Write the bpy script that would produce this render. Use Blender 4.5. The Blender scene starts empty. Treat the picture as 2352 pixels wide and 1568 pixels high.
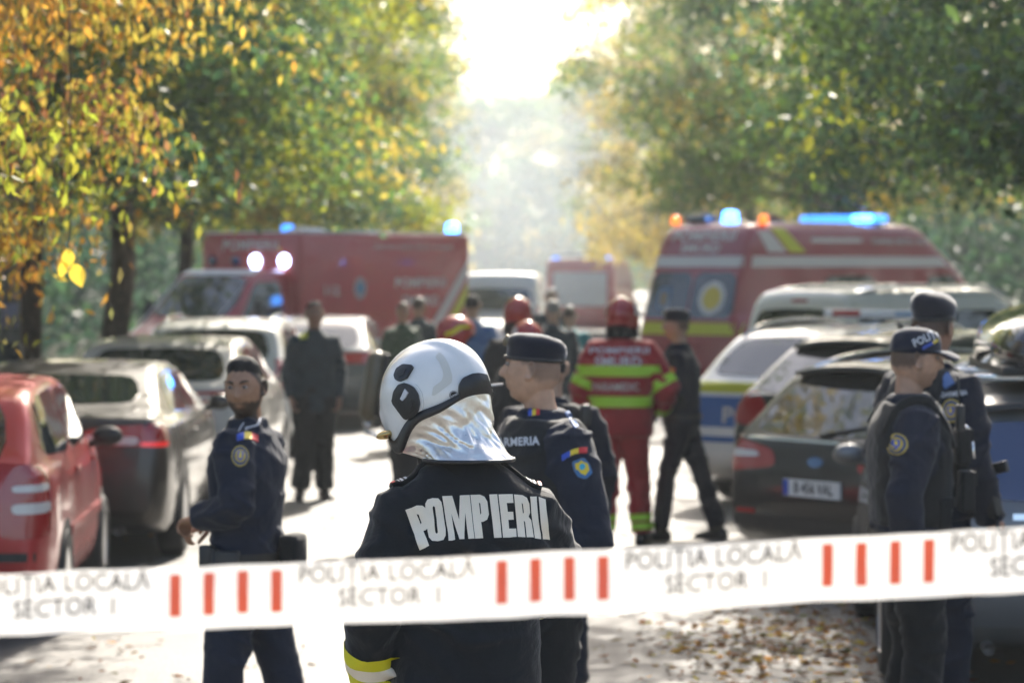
import bpy, bmesh, math, random
import numpy as np
from mathutils import Vector, Matrix, Euler, noise
from mathutils.bvhtree import BVHTree

R = math.radians
random.seed(7)
rng = np.random.default_rng(11)

# ------------------------------------------------------------------ camera, sky, sun, exposure
sc = bpy.context.scene
C = sc.collection
CAM_H = 2.1
FPX = 100.0 / 36.0 * 2352.0          # focal length in pixels of a 2352 px wide picture
HORIZON = 610.0
cam_d = bpy.data.cameras.new('camera')
cam_d.lens = 100.0
cam_d.sensor_width = 36.0
cam_d.shift_y = -(784.0 - HORIZON) / 2352.0
cam_d.clip_start = 0.1
cam_d.clip_end = 3000.0
cam_d.dof.use_dof = True
cam_d.dof.focus_distance = 7.45
cam_d.dof.aperture_fstop = 4.1
cam = bpy.data.objects.new('camera', cam_d)
cam.location = (0.0, 0.0, CAM_H)
cam.rotation_euler = (R(90), 0.0, 0.0)
C.objects.link(cam)
sc.camera = cam

SUN_AZ = R(10.0)       # to the right of the view direction (+Y)
SUN_EL = R(37.0)
sun_dir = Vector((math.sin(SUN_AZ) * math.cos(SUN_EL), math.cos(SUN_AZ) * math.cos(SUN_EL), math.sin(SUN_EL)))
world = bpy.data.worlds.new('World')
sc.world = world
world.use_nodes = True
wn = world.node_tree
for n in list(wn.nodes):
    wn.nodes.remove(n)
sky = wn.nodes.new('ShaderNodeTexSky')
sky.sky_type = 'NISHITA'
sky.sun_disc = False
sky.sun_elevation = SUN_EL
sky.sun_rotation = SUN_AZ
sky.air_density = 1.0
sky.dust_density = 4.0
sky.ozone_density = 1.0
bg = wn.nodes.new('ShaderNodeBackground')
bg.inputs['Strength'].default_value = 0.12
wo = wn.nodes.new('ShaderNodeOutputWorld')
wn.links.new(sky.outputs[0], bg.inputs[0])
wn.links.new(bg.outputs[0], wo.inputs[0])

sun_l = bpy.data.lights.new('sun', 'SUN')
sun_l.energy = 4.6
sun_l.angle = R(0.55)
sun_l.color = (1.0, 0.93, 0.82)
sun = bpy.data.objects.new('sun', sun_l)
sun.rotation_euler = sun_dir.to_track_quat('Z', 'Y').to_euler()
sun.location = (10, 60, 60)
C.objects.link(sun)

sc.view_settings.view_transform = 'Standard'
sc.view_settings.look = 'None'
sc.view_settings.gamma = 1.0
sc.view_settings.use_curve_mapping = False
sc.view_settings.exposure = 1.38
sc.render.engine = 'CYCLES'
sc.cycles.use_denoising = True
sc.cycles.max_bounces = 7
sc.cycles.diffuse_bounces = 3
sc.cycles.glossy_bounces = 3
sc.cycles.transmission_bounces = 4
sc.cycles.transparent_max_bounces = 8
sc.cycles.volume_bounces = 0
sc.cycles.caustics_reflective = False
sc.cycles.caustics_refractive = False
sc.cycles.sample_clamp_indirect = 6.0

# ------------------------------------------------------------------ helpers
def px(x, y, d):
    """point at distance d seen at pixel (x, y) of the 2352 x 1568 picture"""
    return Vector(((x - 1176.0) * d / FPX, d, CAM_H - (y - HORIZON) * d / FPX))

def smooth01(t):
    t = min(1.0, max(0.0, t))
    return t * t * (3 - 2 * t)

def tag(o, label=None, cat=None, group=None, kind=None):
    if label: o['label'] = label
    if cat: o['category'] = cat
    if group: o['group'] = group
    if kind: o['kind'] = kind
    return o

def empty(name, loc=(0, 0, 0), rz=0.0, label=None, cat=None, group=None):
    o = bpy.data.objects.new(name, None)
    o.empty_display_size = 0.2
    o.location = loc
    o.rotation_euler = (0, 0, rz)
    C.objects.link(o)
    return tag(o, label, cat, group)

def mesh_obj(name, me, mats, parent=None, loc=None, rot=None):
    o = bpy.data.objects.new(name, me)
    if not isinstance(mats, (list, tuple)):
        mats = [mats]
    if len(me.materials) == 0:
        for m in mats:
            me.materials.append(m)
    C.objects.link(o)
    if parent is not None:
        o.parent = parent
    if loc is not None: o.location = loc
    if rot is not None: o.rotation_euler = rot
    return o

class MB:
    """collects faces; build() links them as one mesh object"""
    def __init__(self):
        self.v = []; self.f = []; self.m = []
    def add(self, vs, fs, mi=0):
        b = len(self.v)
        self.v.extend([tuple(q) for q in vs])
        self.f.extend([tuple(i + b for i in q) for q in fs])
        self.m.extend([mi] * len(fs))
        return self
    def box(self, c, s, rot=None, mi=0, taper=(1, 1)):
        x, y, z = s[0] / 2, s[1] / 2, s[2] / 2
        vs = []
        for k in (-1, 1):
            tx, ty = (taper if k > 0 else (1, 1))
            for (i, j) in ((-1, -1), (1, -1), (1, 1), (-1, 1)):
                vs.append(Vector((i * x * tx, j * y * ty, k * z)))
        if rot is not None:
            vs = [rot @ q for q in vs]
        vs = [q + Vector(c) for q in vs]
        self.add(vs, [(3, 2, 1, 0), (4, 5, 6, 7), (0, 1, 5, 4), (1, 2, 6, 5), (2, 3, 7, 6), (3, 0, 4, 7)], mi)
        return self
    def tube(self, pts, rads, n=10, mi=0, cap=True, flat=None, up=None):
        pts = [Vector(q) for q in pts]
        rings = []
        prev = None
        for i, q in enumerate(pts):
            a = pts[max(0, i - 1)]; b = pts[min(len(pts) - 1, i + 1)]
            t = (b - a)
            if t.length < 1e-9: t = Vector((0, 0, 1))
            t.normalize()
            if prev is None:
                u = Vector(up) if up is not None else (Vector((0, 0, 1)) if abs(t.z) < 0.9 else Vector((1, 0, 0)))
            else:
                u = prev
            s = t.cross(u)
            if s.length < 1e-6: s = t.cross(Vector((0, 1, 0)))
            s.normalize()
            w = s.cross(t).normalized()
            prev = w
            r = rads[i] if isinstance(rads, (list, tuple)) else rads
            rx, ry = (r if isinstance(r, (list, tuple)) else (r, r))
            rings.append([q + s * (math.cos(2 * math.pi * k / n) * rx) + w * (math.sin(2 * math.pi * k / n) * ry) for k in range(n)])
        return self.loft(rings, cap, mi)
    def loft(self, rings, cap=True, mi=0, closed=True):
        n = len(rings[0])
        vs = [q for r in rings for q in r]
        fs = []
        for i in range(len(rings) - 1):
            for k in range(n if closed else n - 1):
                k2 = (k + 1) % n
                fs.append((i * n + k, i * n + k2, (i + 1) * n + k2, (i + 1) * n + k))
        if cap and closed:
            fs.append(tuple(range(n))[::-1])
            fs.append(tuple((len(rings) - 1) * n + k for k in range(n)))
        return self.add(vs, fs, mi)
    def ell(self, c, r, nu=16, nv=10, rot=None, mi=0):
        c = Vector(c)
        vs = []
        for j in range(nv + 1):
            ph = -math.pi / 2 + math.pi * j / nv
            for i in range(nu):
                th = 2 * math.pi * i / nu
                q = Vector((r[0] * math.cos(ph) * math.cos(th), r[1] * math.cos(ph) * math.sin(th), r[2] * math.sin(ph)))
                if rot is not None: q = rot @ q
                vs.append(c + q)
        fs = []
        for j in range(nv):
            for i in range(nu):
                i2 = (i + 1) % nu
                fs.append((j * nu + i, j * nu + i2, (j + 1) * nu + i2, (j + 1) * nu + i))
        return self.add(vs, fs, mi)
    def lathe(self, prof, c, axis, n=24, mi=0):
        """prof: list of (radius, height along axis)"""
        c = Vector(c); ax = Vector(axis).normalized()
        u = ax.orthogonal().normalized(); w = ax.cross(u)
        rings = [[c + ax * h + u * (r * math.cos(2 * math.pi * k / n)) + w * (r * math.sin(2 * math.pi * k / n)) for k in range(n)] for r, h in prof]
        return self.loft(rings, True, mi)
    def mesh(self, name, smooth=True):
        me = bpy.data.meshes.new(name)
        me.from_pydata(self.v, [], self.f)
        if len(set(self.m)) > 1:
            me.polygons.foreach_set('material_index', self.m)
        me.polygons.foreach_set('use_smooth', [bool(smooth)] * len(me.polygons))
        me.update()
        return me
    def build(self, name, mats, parent=None, smooth=True, loc=None, rot=None, bevel=0.0):
        me = self.mesh(name, smooth)
        fix_normals(me)
        if bevel > 0:
            bm = bmesh.new(); bm.from_mesh(me)
            bmesh.ops.bevel(bm, geom=bm.edges[:], offset=bevel, segments=2, profile=0.6, affect='EDGES', clamp_overlap=True)
            bm.to_mesh(me); bm.free()
            me.polygons.foreach_set('use_smooth', [True] * len(me.polygons))
        return mesh_obj(name, me, mats, parent, loc, rot)

def fix_normals(me):
    bm = bmesh.new(); bm.from_mesh(me)
    bmesh.ops.recalc_face_normals(bm, faces=bm.faces[:])
    bm.to_mesh(me); bm.free()

_keep = []
def apply_mods(me, mods):
    """mesh with a list of (type, settings) modifiers applied"""
    o = bpy.data.objects.new('tmp', me)
    C.objects.link(o)
    for t, kw in mods:
        m = o.modifiers.new(t, t)
        for k, v in kw.items():
            setattr(m, k, v)
    dg = bpy.context.evaluated_depsgraph_get()
    dg.update()
    r = bpy.data.meshes.new_from_object(o.evaluated_get(dg))
    bpy.data.objects.remove(o)
    return r

# ------------------------------------------------------------------ materials
MATS = {}
def mat(name, color, rough=0.6, metal=0.0, var=0.0, vscale=8.0, bump=0.0, bscale=60.0, coat=0.0, sheen=0.0,
        spec=0.5, emit=None, estr=0.0, bdetail=3.0, rvar=0.0, color2=None, bdist=0.01, coatr=0.04, sss=0.0):
    if name in MATS: return MATS[name]
    m = bpy.data.materials.new(name); m.use_nodes = True
    nt = m.node_tree; b = nt.nodes['Principled BSDF']
    b.inputs['Base Color'].default_value = (*color, 1)
    b.inputs['Roughness'].default_value = rough
    b.inputs['Metallic'].default_value = metal
    b.inputs['Specular IOR Level'].default_value = spec
    b.inputs['Coat Weight'].default_value = coat
    b.inputs['Coat Roughness'].default_value = coatr
    b.inputs['Sheen Weight'].default_value = sheen
    b.inputs['Sheen Roughness'].default_value = 0.4
    if sss > 0:
        b.inputs['Subsurface Weight'].default_value = sss
        b.inputs['Subsurface Radius'].default_value = (0.012, 0.004, 0.002)
        b.inputs['Subsurface Scale'].default_value = 1.0
    if emit is not None:
        b.inputs['Emission Color'].default_value = (*emit, 1)
        b.inputs['Emission Strength'].default_value = estr
    tc = nt.nodes.new('ShaderNodeTexCoord')
    if var > 0 or color2 is not None or rvar > 0:
        nz = nt.nodes.new('ShaderNodeTexNoise'); nz.inputs['Scale'].default_value = vscale; nz.inputs['Detail'].default_value = 5.0
        nz.inputs['Roughness'].default_value = 0.62
        nt.links.new(tc.outputs['Object'], nz.inputs['Vector'])
        if var > 0 or color2 is not None:
            rp = nt.nodes.new('ShaderNodeValToRGB')
            c1 = [max(0, q * (1 - var)) for q in color]; c2 = list(color2) if color2 else [min(1, q * (1 + var)) for q in color]
            rp.color_ramp.elements[0].position = 0.34; rp.color_ramp.elements[1].position = 0.66
            rp.color_ramp.elements[0].color = (*c1, 1); rp.color_ramp.elements[1].color = (*c2, 1)
            nt.links.new(nz.outputs['Fac'], rp.inputs[0]); nt.links.new(rp.outputs[0], b.inputs['Base Color'])
        if rvar > 0:
            mr = nt.nodes.new('ShaderNodeMapRange')
            mr.inputs['To Min'].default_value = max(0.02, rough - rvar); mr.inputs['To Max'].default_value = min(1, rough + rvar)
            mr.inputs['From Min'].default_value = 0.3; mr.inputs['From Max'].default_value = 0.7
            nt.links.new(nz.outputs['Fac'], mr.inputs['Value']); nt.links.new(mr.outputs[0], b.inputs['Roughness'])
    if bump > 0:
        nb = nt.nodes.new('ShaderNodeTexNoise'); nb.inputs['Scale'].default_value = bscale; nb.inputs['Detail'].default_value = bdetail
        nt.links.new(tc.outputs['Object'], nb.inputs['Vector'])
        bp = nt.nodes.new('ShaderNodeBump'); bp.inputs['Strength'].default_value = bump; bp.inputs['Distance'].default_value = bdist
        nt.links.new(nb.outputs['Fac'], bp.inputs['Height']); nt.links.new(bp.outputs[0], b.inputs['Normal'])
    MATS[name] = m
    return m

def leaf_mat(name, trans=0.5, gloss=0.06, rough=0.35):
    """thin leaf: diffuse + translucent + a little gloss; colour from the mesh attribute 'col'"""
    if name in MATS: return MATS[name]
    m = bpy.data.materials.new(name); m.use_nodes = True
    nt = m.node_tree
    for n in list(nt.nodes): nt.nodes.remove(n)
    at = nt.nodes.new('ShaderNodeAttribute'); at.attribute_name = 'col'
    df = nt.nodes.new('ShaderNodeBsdfDiffuse'); tr = nt.nodes.new('ShaderNodeBsdfTranslucent'); gl = nt.nodes.new('ShaderNodeBsdfGlossy')
    gl.inputs['Roughness'].default_value = rough
    gm = nt.nodes.new('ShaderNodeGamma'); gm.inputs[1].default_value = 0.72
    m1 = nt.nodes.new('ShaderNodeMixShader'); m1.inputs[0].default_value = trans
    m2 = nt.nodes.new('ShaderNodeMixShader'); m2.inputs[0].default_value = gloss
    out = nt.nodes.new('ShaderNodeOutputMaterial')
    L = nt.links.new
    L(at.outputs['Color'], df.inputs[0]); L(at.outputs['Color'], gm.inputs[0]); L(gm.outputs[0], tr.inputs[0])
    L(df.outputs[0], m1.inputs[1]); L(tr.outputs[0], m1.inputs[2])
    L(m1.outputs[0], m2.inputs[1]); L(gl.outputs[0], m2.inputs[2]); L(m2.outputs[0], out.inputs[0])
    MATS[name] = m
    return m
# ------------------------------------------------------------------ ground
def asphalt_mat():
    m = bpy.data.materials.new('asphalt'); m.use_nodes = True
    nt = m.node_tree; b = nt.nodes['Principled BSDF']; L = nt.links.new
    tc = nt.nodes.new('ShaderNodeTexCoord')
    big = nt.nodes.new('ShaderNodeTexNoise'); big.inputs['Scale'].default_value = 0.35; big.inputs['Detail'].default_value = 6
    fine = nt.nodes.new('ShaderNodeTexNoise'); fine.inputs['Scale'].default_value = 55; fine.inputs['Detail'].default_value = 4
    L(tc.outputs['Object'], big.inputs['Vector']); L(tc.outputs['Object'], fine.inputs['Vector'])
    mx = nt.nodes.new('ShaderNodeMix'); mx.data_type = 'FLOAT'; mx.inputs[0].default_value = 0.4
    L(big.outputs['Fac'], mx.inputs[2]); L(fine.outputs['Fac'], mx.inputs[3])
    rp = nt.nodes.new('ShaderNodeValToRGB')
    rp.color_ramp.elements[0].position = 0.36; rp.color_ramp.elements[0].color = (0.085, 0.081, 0.075, 1)
    rp.color_ramp.elements[1].position = 0.64; rp.color_ramp.elements[1].color = (0.17, 0.162, 0.148, 1)
    L(mx.outputs[0], rp.inputs[0]); L(rp.outputs[0], b.inputs['Base Color'])
    # thin sealed cracks
    vo = nt.nodes.new('ShaderNodeTexVoronoi'); vo.feature = 'DISTANCE_TO_EDGE'; vo.inputs['Scale'].default_value = 0.45
    L(tc.outputs['Object'], vo.inputs['Vector'])
    bp = nt.nodes.new('ShaderNodeBump'); bp.inputs['Strength'].default_value = 0.7; bp.inputs['Distance'].default_value = 0.012
    L(fine.outputs['Fac'], bp.inputs['Height']); L(bp.outputs[0], b.inputs['Normal'])
    b.inputs['Roughness'].default_value = 0.64
    b.inputs['Specular IOR Level'].default_value = 0.4
    return m

def sheet(name, x0, x1, y0, y1, z, m, nx=1, ny=1):
    mb = MB()
    vs = [(x0 + (x1 - x0) * i / nx, y0 + (y1 - y0) * j / ny, z) for j in range(ny + 1) for i in range(nx + 1)]
    fs = [(j * (nx + 1) + i, j * (nx + 1) + i + 1, (j + 1) * (nx + 1) + i + 1, (j + 1) * (nx + 1) + i) for j in range(ny) for i in range(nx)]
    mb.add(vs, fs)
    o = mb.build(name, m)
    o['kind'] = 'structure'
    return o

M_SOIL = mat('soil_and_grass', (0.055, 0.06, 0.025), 0.95, var=0.5, vscale=1.5, bump=0.8, bscale=20)
M_PAVE = mat('pavement_concrete', (0.26, 0.25, 0.23), 0.8, var=0.25, vscale=3, bump=0.3, bscale=50)
M_KERB = mat('kerb_stone', (0.33, 0.32, 0.30), 0.75, var=0.2, vscale=6, bump=0.3, bscale=40)
sheet('ground', -900, 900, -300, 1600, -0.03, M_SOIL)
sheet('road', -5.6, 6.6, -30, 420, 0.0, asphalt_mat())
ROAD_L, ROAD_R = -5.6, 6.6
for nm, x0, x1 in (('pavement_left', ROAD_L - 3.2, ROAD_L - 0.16), ('pavement_right', ROAD_R + 0.16, ROAD_R + 3.2)):
    b = MB(); b.box(((x0 + x1) / 2, 195, 0.045), (abs(x1 - x0), 450, 0.17)); o = b.build(nm, M_PAVE, smooth=False); o['kind'] = 'structure'
for nm, x, in (('kerb_left', ROAD_L - 0.08), ('kerb_right', ROAD_R + 0.08)):
    k = empty(nm, (x, 0, 0)); k['kind'] = 'structure'
    b = MB(); b.box((0, 0, 0.055), (0.15, 0.985, 0.19)); me = b.mesh('kerb_stone', False); fix_normals(me); me.materials.append(M_KERB)
    for i in range(64):
        s = bpy.data.objects.new('kerb_stone', me); s.parent = k; s.location = (0, 10.5 + i, random.uniform(-0.004, 0.004)); C.objects.link(s)

# ------------------------------------------------------------------ foliage
def leaf_cloud(name, pts, size, palette, weights, droop=0.5, seed=0, aspect=0.55, clump=None, jitter=0.28):
    """pts (N,3) numpy: one folded rhombic leaf (two faces) at each"""
    g = np.random.default_rng(seed)
    n = len(pts)
    az = g.uniform(0, 2 * np.pi, n)
    el = g.normal(-droop, 0.55, n)
    a = np.stack([np.cos(az) * np.cos(el), np.sin(az) * np.cos(el), np.sin(el)], 1)
    rv = g.normal(size=(n, 3)); s = np.cross(a, rv); s /= np.linalg.norm(s, axis=1, keepdims=True) + 1e-9
    nn = np.cross(a, s)
    ln = (size * g.uniform(0.6, 1.35, n))[:, None]
    w = ln * aspect * 0.5
    base = pts - a * ln * 0.5
    tip = pts + a * ln * 0.5
    fold = nn * ln * 0.09
    lft = pts - a * ln * 0.05 + s * w + fold
    rgt = pts - a * ln * 0.05 - s * w + fold
    v = np.stack([base, rgt, tip, lft], 1).reshape(-1, 3)
    idx = np.arange(n)[:, None] * 4
    f = np.concatenate([np.concatenate([idx, idx + 1, idx + 2], 1), np.concatenate([idx, idx + 2, idx + 3], 1)], 1).reshape(-1, 3)
    me = bpy.data.meshes.new(name)
    me.vertices.add(len(v)); me.vertices.foreach_set('co', v.astype(np.float32).ravel())
    nf = len(f)
    me.loops.add(nf * 3); me.loops.foreach_set('vertex_index', f.astype(np.int32).ravel())
    me.polygons.add(nf); me.polygons.foreach_set('loop_start', np.arange(0, nf * 3, 3, dtype=np.int32))
    pal = np.array(palette); wts = np.array(weights, float); wts /= wts.sum()
    pick = g.choice(len(pal), n, p=wts)
    if clump is not None:                       # clump: per-leaf cluster id -> shared hue
        cp = g.choice(len(pal), int(clump.max()) + 1, p=wts)
        use = g.random(n) < 0.86
        pick = np.where(use, cp[clump], pick)
    col = pal[pick] * g.uniform(1 - jitter, 1 + jitter, (n, 1)) * g.uniform(0.88, 1.12, (n, 3))
    col4 = np.concatenate([np.clip(col, 0, 1), np.ones((n, 1))], 1)
    at = me.attributes.new('col', 'FLOAT_COLOR', 'POINT')
    at.data.foreach_set('color', np.repeat(col4, 4, 0).astype(np.float32).ravel())
    me.update(); me.validate()
    return me

GREEN = (0.066, 0.125, 0.016); DKGREEN = (0.026, 0.066, 0.022); LIME = (0.23, 0.25, 0.010)
YELLOW = (0.42, 0.29, 0.022); ORANGE = (0.44, 0.19, 0.012); RUST = (0.20, 0.07, 0.02); OLIVE = (0.11, 0.105, 0.022)
M_LEAF = leaf_mat('leaf', 0.58, 0.05)
M_BARK = mat('bark', (0.075, 0.055, 0.04), 0.95, var=0.45, vscale=9, bump=1.0, bscale=22, bdist=0.03)
M_BARKD = mat('bark_dark', (0.045, 0.036, 0.03), 0.95, var=0.45, vscale=9, bump=1.0, bscale=22, bdist=0.03)

def tree(name, label, x, y, h, r, zlow, nleaf, leaf, palette, weights, seed, trunk_r=0.2, lean=(0, 0), clear=None, bark=None,
         ncl=150, cl_r=0.55, group=None, droop=0.5, aspect=0.55, zmax=None, flat=0.6, squash=1.0, keep=None, mat_leaf=None):
    """tapered trunk with limbs and twigs; leaf sprays hang round the twig ends"""
    g = np.random.default_rng(seed); rr = random.Random(seed)
    root = empty(name, (x, y, 0), 0, label, 'tree', group)
    tb = MB()
    top = Vector((lean[0], lean[1], h * 0.8))
    fork = h * rr.uniform(0.24, 0.3)
    pts = []; rad = []
    for i in range(9):
        t = i / 8
        p = Vector((top.x * t ** 1.5, top.y * t ** 1.5, top.z * t - 0.1)) + Vector((rr.uniform(-1, 1), rr.uniform(-1, 1), 0)) * 0.09 * (t > 0)
        pts.append(p); rad.append(trunk_r * (1.25 if i == 0 else 1) * (1 - 0.8 * t))
    tb.tube(pts, rad, 10)
    cent = Vector((top.x * 0.7, top.y * 0.7, (zlow + h) / 2)); hz = (h - zlow) / 2
    # cluster centres through an irregular crown volume, denser near the surface
    cl = []
    lobes = [(Vector((rr.gauss(0, 1), rr.gauss(0, 1), rr.gauss(0, 0.7))).normalized(), rr.uniform(0.75, 1.2)) for _ in range(9)]
    tries = 0
    while len(cl) < ncl and tries < ncl * 30:
        tries += 1
        d = Vector((rr.gauss(0, 1), rr.gauss(0, 1), 0)).normalized()
        t = rr.random() ** 1.45
        dz = Vector((d.x, d.y, (t - 0.4) * 1.2)).normalized()
        k = 0.82
        for ld, lr in lobes:
            k = max(k, lr * smooth01((dz.dot(ld) - 0.5) / 0.5))
        u = r * k * math.sqrt(max(0.05, 1 - 0.85 * t * t)) * rr.random() ** 0.5
        q = Vector((top.x * 0.7 + d.x * u, top.y * 0.7 + d.y * u, zlow + (h - zlow) * t + 0.5 * (u / r) * rr.uniform(-0.6, 0.4)))
        if q.z < zlow - 0.25 or q.z > h * 1.05: continue
        if zmax and q.z > zmax: continue
        wq = Vector((q.x + x, q.y + y, q.z))
        if clear is not None and clear(wq, rr): continue
        cl.append(q)
    # limbs: every third cluster gets a visible branch from the trunk
    for i, q in enumerate(cl):
        if i % 3: continue
        zt = min(max(fork, q.z * 0.55 + fork * 0.3), h * 0.72); t = (zt + 0.1) / (top.z)
        a = Vector((top.x * t ** 1.5, top.y * t ** 1.5, zt))
        m1 = a.lerp(q, 0.5) + Vector((rr.uniform(-.3, .3), rr.uniform(-.3, .3), rr.uniform(0.0, 0.5)))
        rb = trunk_r * (1 - 0.8 * t) * rr.uniform(0.3, 0.5)
        tb.tube([a, a.lerp(m1, 0.5) + Vector((0, 0, 0.12)), m1, q], [rb, rb * 0.75, rb * 0.5, rb * 0.14], 5, cap=False)
    tb.build('trunk', bark or M_BARK, root)
    if not cl: return root
    per = nleaf // len(cl)
    P = []; ID = []
    for i, q in enumerate(cl):
        s = cl_r * rr.uniform(0.65, 1.35)
        k = max(8, int(per * rr.uniform(0.6, 1.4)))
        pp = g.normal(size=(k, 3)) * np.array([s, s, s * flat]) * 0.55 + np.array(q)
        pp[:, 2] -= (np.hypot(pp[:, 0] - q.x, pp[:, 1] - q.y) / max(s, .1)) * 0.18 * droop
        P.append(pp); ID.append(np.full(k, i))
    P = np.concatenate(P); ID = np.concatenate(ID)
    if keep is not None:
        kk = keep(P + np.array([x, y, 0.0])); P = P[kk]; ID = ID[kk]
    me = leaf_cloud('crown', P, leaf, palette, weights, droop, seed, clump=ID, aspect=aspect)
    mesh_obj('crown', me, mat_leaf or M_LEAF, root)
    return root

def street_clear(wl, wr, over=None):
    def f(q, rr):
        if over and q.z > 5.4: return rr.random() > over
        jit = rr.uniform(-0.5, 0.5)
        t = smooth01((q.z - 3.0) / 5.0)
        return (-(wl - 0.6 * t) + jit < q.x < (wr - 0.2 * t) + jit)
    return f
# ------------------------------------------------------------------ trees of the street
sc1 = street_clear(2.0, 2.3)
tree('maple_tree', 'nearest street tree, orange and yellow leaves hanging low over the parked red hatchback', -4.7, 15.2, 7.5, 3.4, 2.4, 60000, 0.07,
     [ORANGE, YELLOW, RUST, LIME, OLIVE], [3.6, 3.4, .8, 1.6, 1.6], 21, 0.2, lean=(0.8, -0.4),
     clear=lambda q, rr: q.x > -1.5 - 0.75 * (3.5 - q.z) or q.y < 11.5 or (q.x > -2.2 and q.z < 2.75), bark=M_BARKD, ncl=210, cl_r=0.42, group='street trees', droop=1.1, aspect=.42)
NL = 1.0
LT = [(-5.5, 23.5, 9.5, 6.4, 2.9, 'street tree with mixed yellow and green leaves behind the orange one', [GREEN, YELLOW, LIME, ORANGE, DKGREEN], [3.4, 1.3, 1.8, .5, 2.2], 2.2, 52000, .75),
      (-5.15, 29.5, 10, 4.2, 3.3, 'brown trunked street tree beside the concrete pole', [GREEN, DKGREEN, LIME, YELLOW], [3.2, 3, 1.4, .5], 2.0, 42000, None),
      (-4.66, 33.0, 10.5, 4.2, 3.3, 'straight brown trunked street tree in front of the boxy ambulance cab', [GREEN, LIME, DKGREEN, YELLOW], [3.2, 1.8, 3, .7], 1.9, 46000, None),
      (-5.6, 47.5, 11.5, 5.0, 3.0, 'street tree with bright lime sprays above the boxy ambulance', [LIME, YELLOW, GREEN, DKGREEN], [3, 1, 2.6, 2], 1.5, 52000, None),
      (-4.6, 57, 12, 4.6, 3.0, 'hazy yellowish street tree behind the boxy ambulance', [OLIVE, YELLOW, GREEN, LIME], [1, 1.4, 3, 1.6], 1.9, 36000, None),
      (-4.5, 72, 12.5, 4.8, 2.6, 'hazy tan leaved street tree past the boxy ambulance', [YELLOW, OLIVE, GREEN], [2.4, 1.6, 1.8], 1.9, 28000, None),
      (-4.6, 92, 13, 5, 2.6, 'pale hazy street tree far along the parked side of the road', [OLIVE, GREEN, YELLOW], [2, 2, 1.5], 2.3, 22000, None)]
RT = [(5.4, 20.5, 9.5, 4.8, 3.1, 'dark green street tree overhanging the grey car with the roof box', [DKGREEN, GREEN], [4, 3], 3.3, 44000, .12),
      (6.2, 27.0, 10, 6.2, 3.2, 'dense dark street tree beyond the black estate car', [DKGREEN, GREEN, LIME], [4, 3, .5], 2.9, 54000, .75),
      (7.6, 34.5, 10.5, 4.4, 3.9, 'dark street tree standing beside the ambulance van bonnet', [DKGREEN, GREEN, LIME], [4, 3, .5], 3.0, 44000, None),
      (5.9, 49, 11.5, 4.8, 3.3, 'street tree with olive and russet leaves behind the ambulance van', [OLIVE, GREEN, YELLOW, DKGREEN], [1.2, 3.4, .5, 2.4], 2.3, 46000, None),
      (5.2, 60, 12, 4.9, 3.9, 'thin leaved street tree reaching over the middle of the road', [GREEN, OLIVE, LIME, YELLOW], [3, 1.2, 1.4, .8], 1.0, 15000, None),
      (5.4, 76, 12.5, 4.6, 2.5, 'sunlit cream and yellow street tree past the ambulance van', [YELLOW, OLIVE, YELLOW], [3, 1.2, 1], 2.4, 26000, None),
      (5.2, 96, 13, 4.8, 2.5, 'pale hazy green street tree far along the ambulance side of the road', [GREEN, OLIVE, YELLOW], [2.5, 2, 1], 2.4, 20000, None)]
for side, rows in ((1, LT), (-1, RT)):
    for i, (x, y, h, r, zl, lab, pal, wt, cw, nl, ov) in enumerate(rows):
        thin = nl < 16000
        tree('street_tree', lab, x, y, h, r, zl, int(nl * NL), 0.085 + 0.0008 * y, pal, wt, (40 if side > 0 else 70) + i, 0.15 + 0.02 * (i % 3), lean=(0.9 * side, 0),
             clear=street_clear(cw, 9, ov) if side > 0 else street_clear(9, cw, ov), ncl=90 if thin else 230, cl_r=0.6, group='street trees')
FAR = [(-7, 125, 13), (-1.5, 150, 11), (3.6, 158, 12), (8.5, 132, 13.5), (-5.2, 170, 14), (0.8, 190, 13), (6.6, 185, 15)]
for i, (x, y, h) in enumerate(FAR):
    tree('distant_tree', 'tree fading into the haze at the far end of the road', x, y, h, 5.4, 1.4, 17000, 0.3, [OLIVE, GREEN, YELLOW], [1.4, 2.6, 1.2], 100 + i, 0.2, ncl=110, cl_r=1.0, group='trees at the end of the road')
# thickets that close the view beside the road
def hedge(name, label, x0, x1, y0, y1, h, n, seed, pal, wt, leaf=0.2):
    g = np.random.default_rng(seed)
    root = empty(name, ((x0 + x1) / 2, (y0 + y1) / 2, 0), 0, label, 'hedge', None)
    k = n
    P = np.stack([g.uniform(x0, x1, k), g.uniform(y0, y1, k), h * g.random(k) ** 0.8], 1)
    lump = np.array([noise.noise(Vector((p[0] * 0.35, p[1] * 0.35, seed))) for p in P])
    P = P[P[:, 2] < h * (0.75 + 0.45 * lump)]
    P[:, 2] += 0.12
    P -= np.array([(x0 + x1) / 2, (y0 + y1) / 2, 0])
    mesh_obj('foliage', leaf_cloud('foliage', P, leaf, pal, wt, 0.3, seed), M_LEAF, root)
    tb = MB(); rr = random.Random(seed)
    for _ in range(1):
        bx, by = rr.uniform(x0, x1) - (x0 + x1) / 2, rr.uniform(y0, y1) - (y0 + y1) / 2
        tb.tube([(bx, by, -0.05), (bx + rr.uniform(-.2, .2), by, h * 0.4), (bx + rr.uniform(-.5, .5), by + rr.uniform(-.4, .4), h * 0.8)], [0.06, 0.045, 0.015], 6)
    tb.build('stem', M_BARKD, root)
hedge('tall_hedge', 'tall thicket with shade-darkened leaf colour behind the row of parked cars', -13.5, -9.2, 14, 135, 6.5, 52000, 5, [(.010, .030, .016), DKGREEN], [4, 2], 0.3)  # deep shade behind the trunks put into the leaf colour
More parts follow.
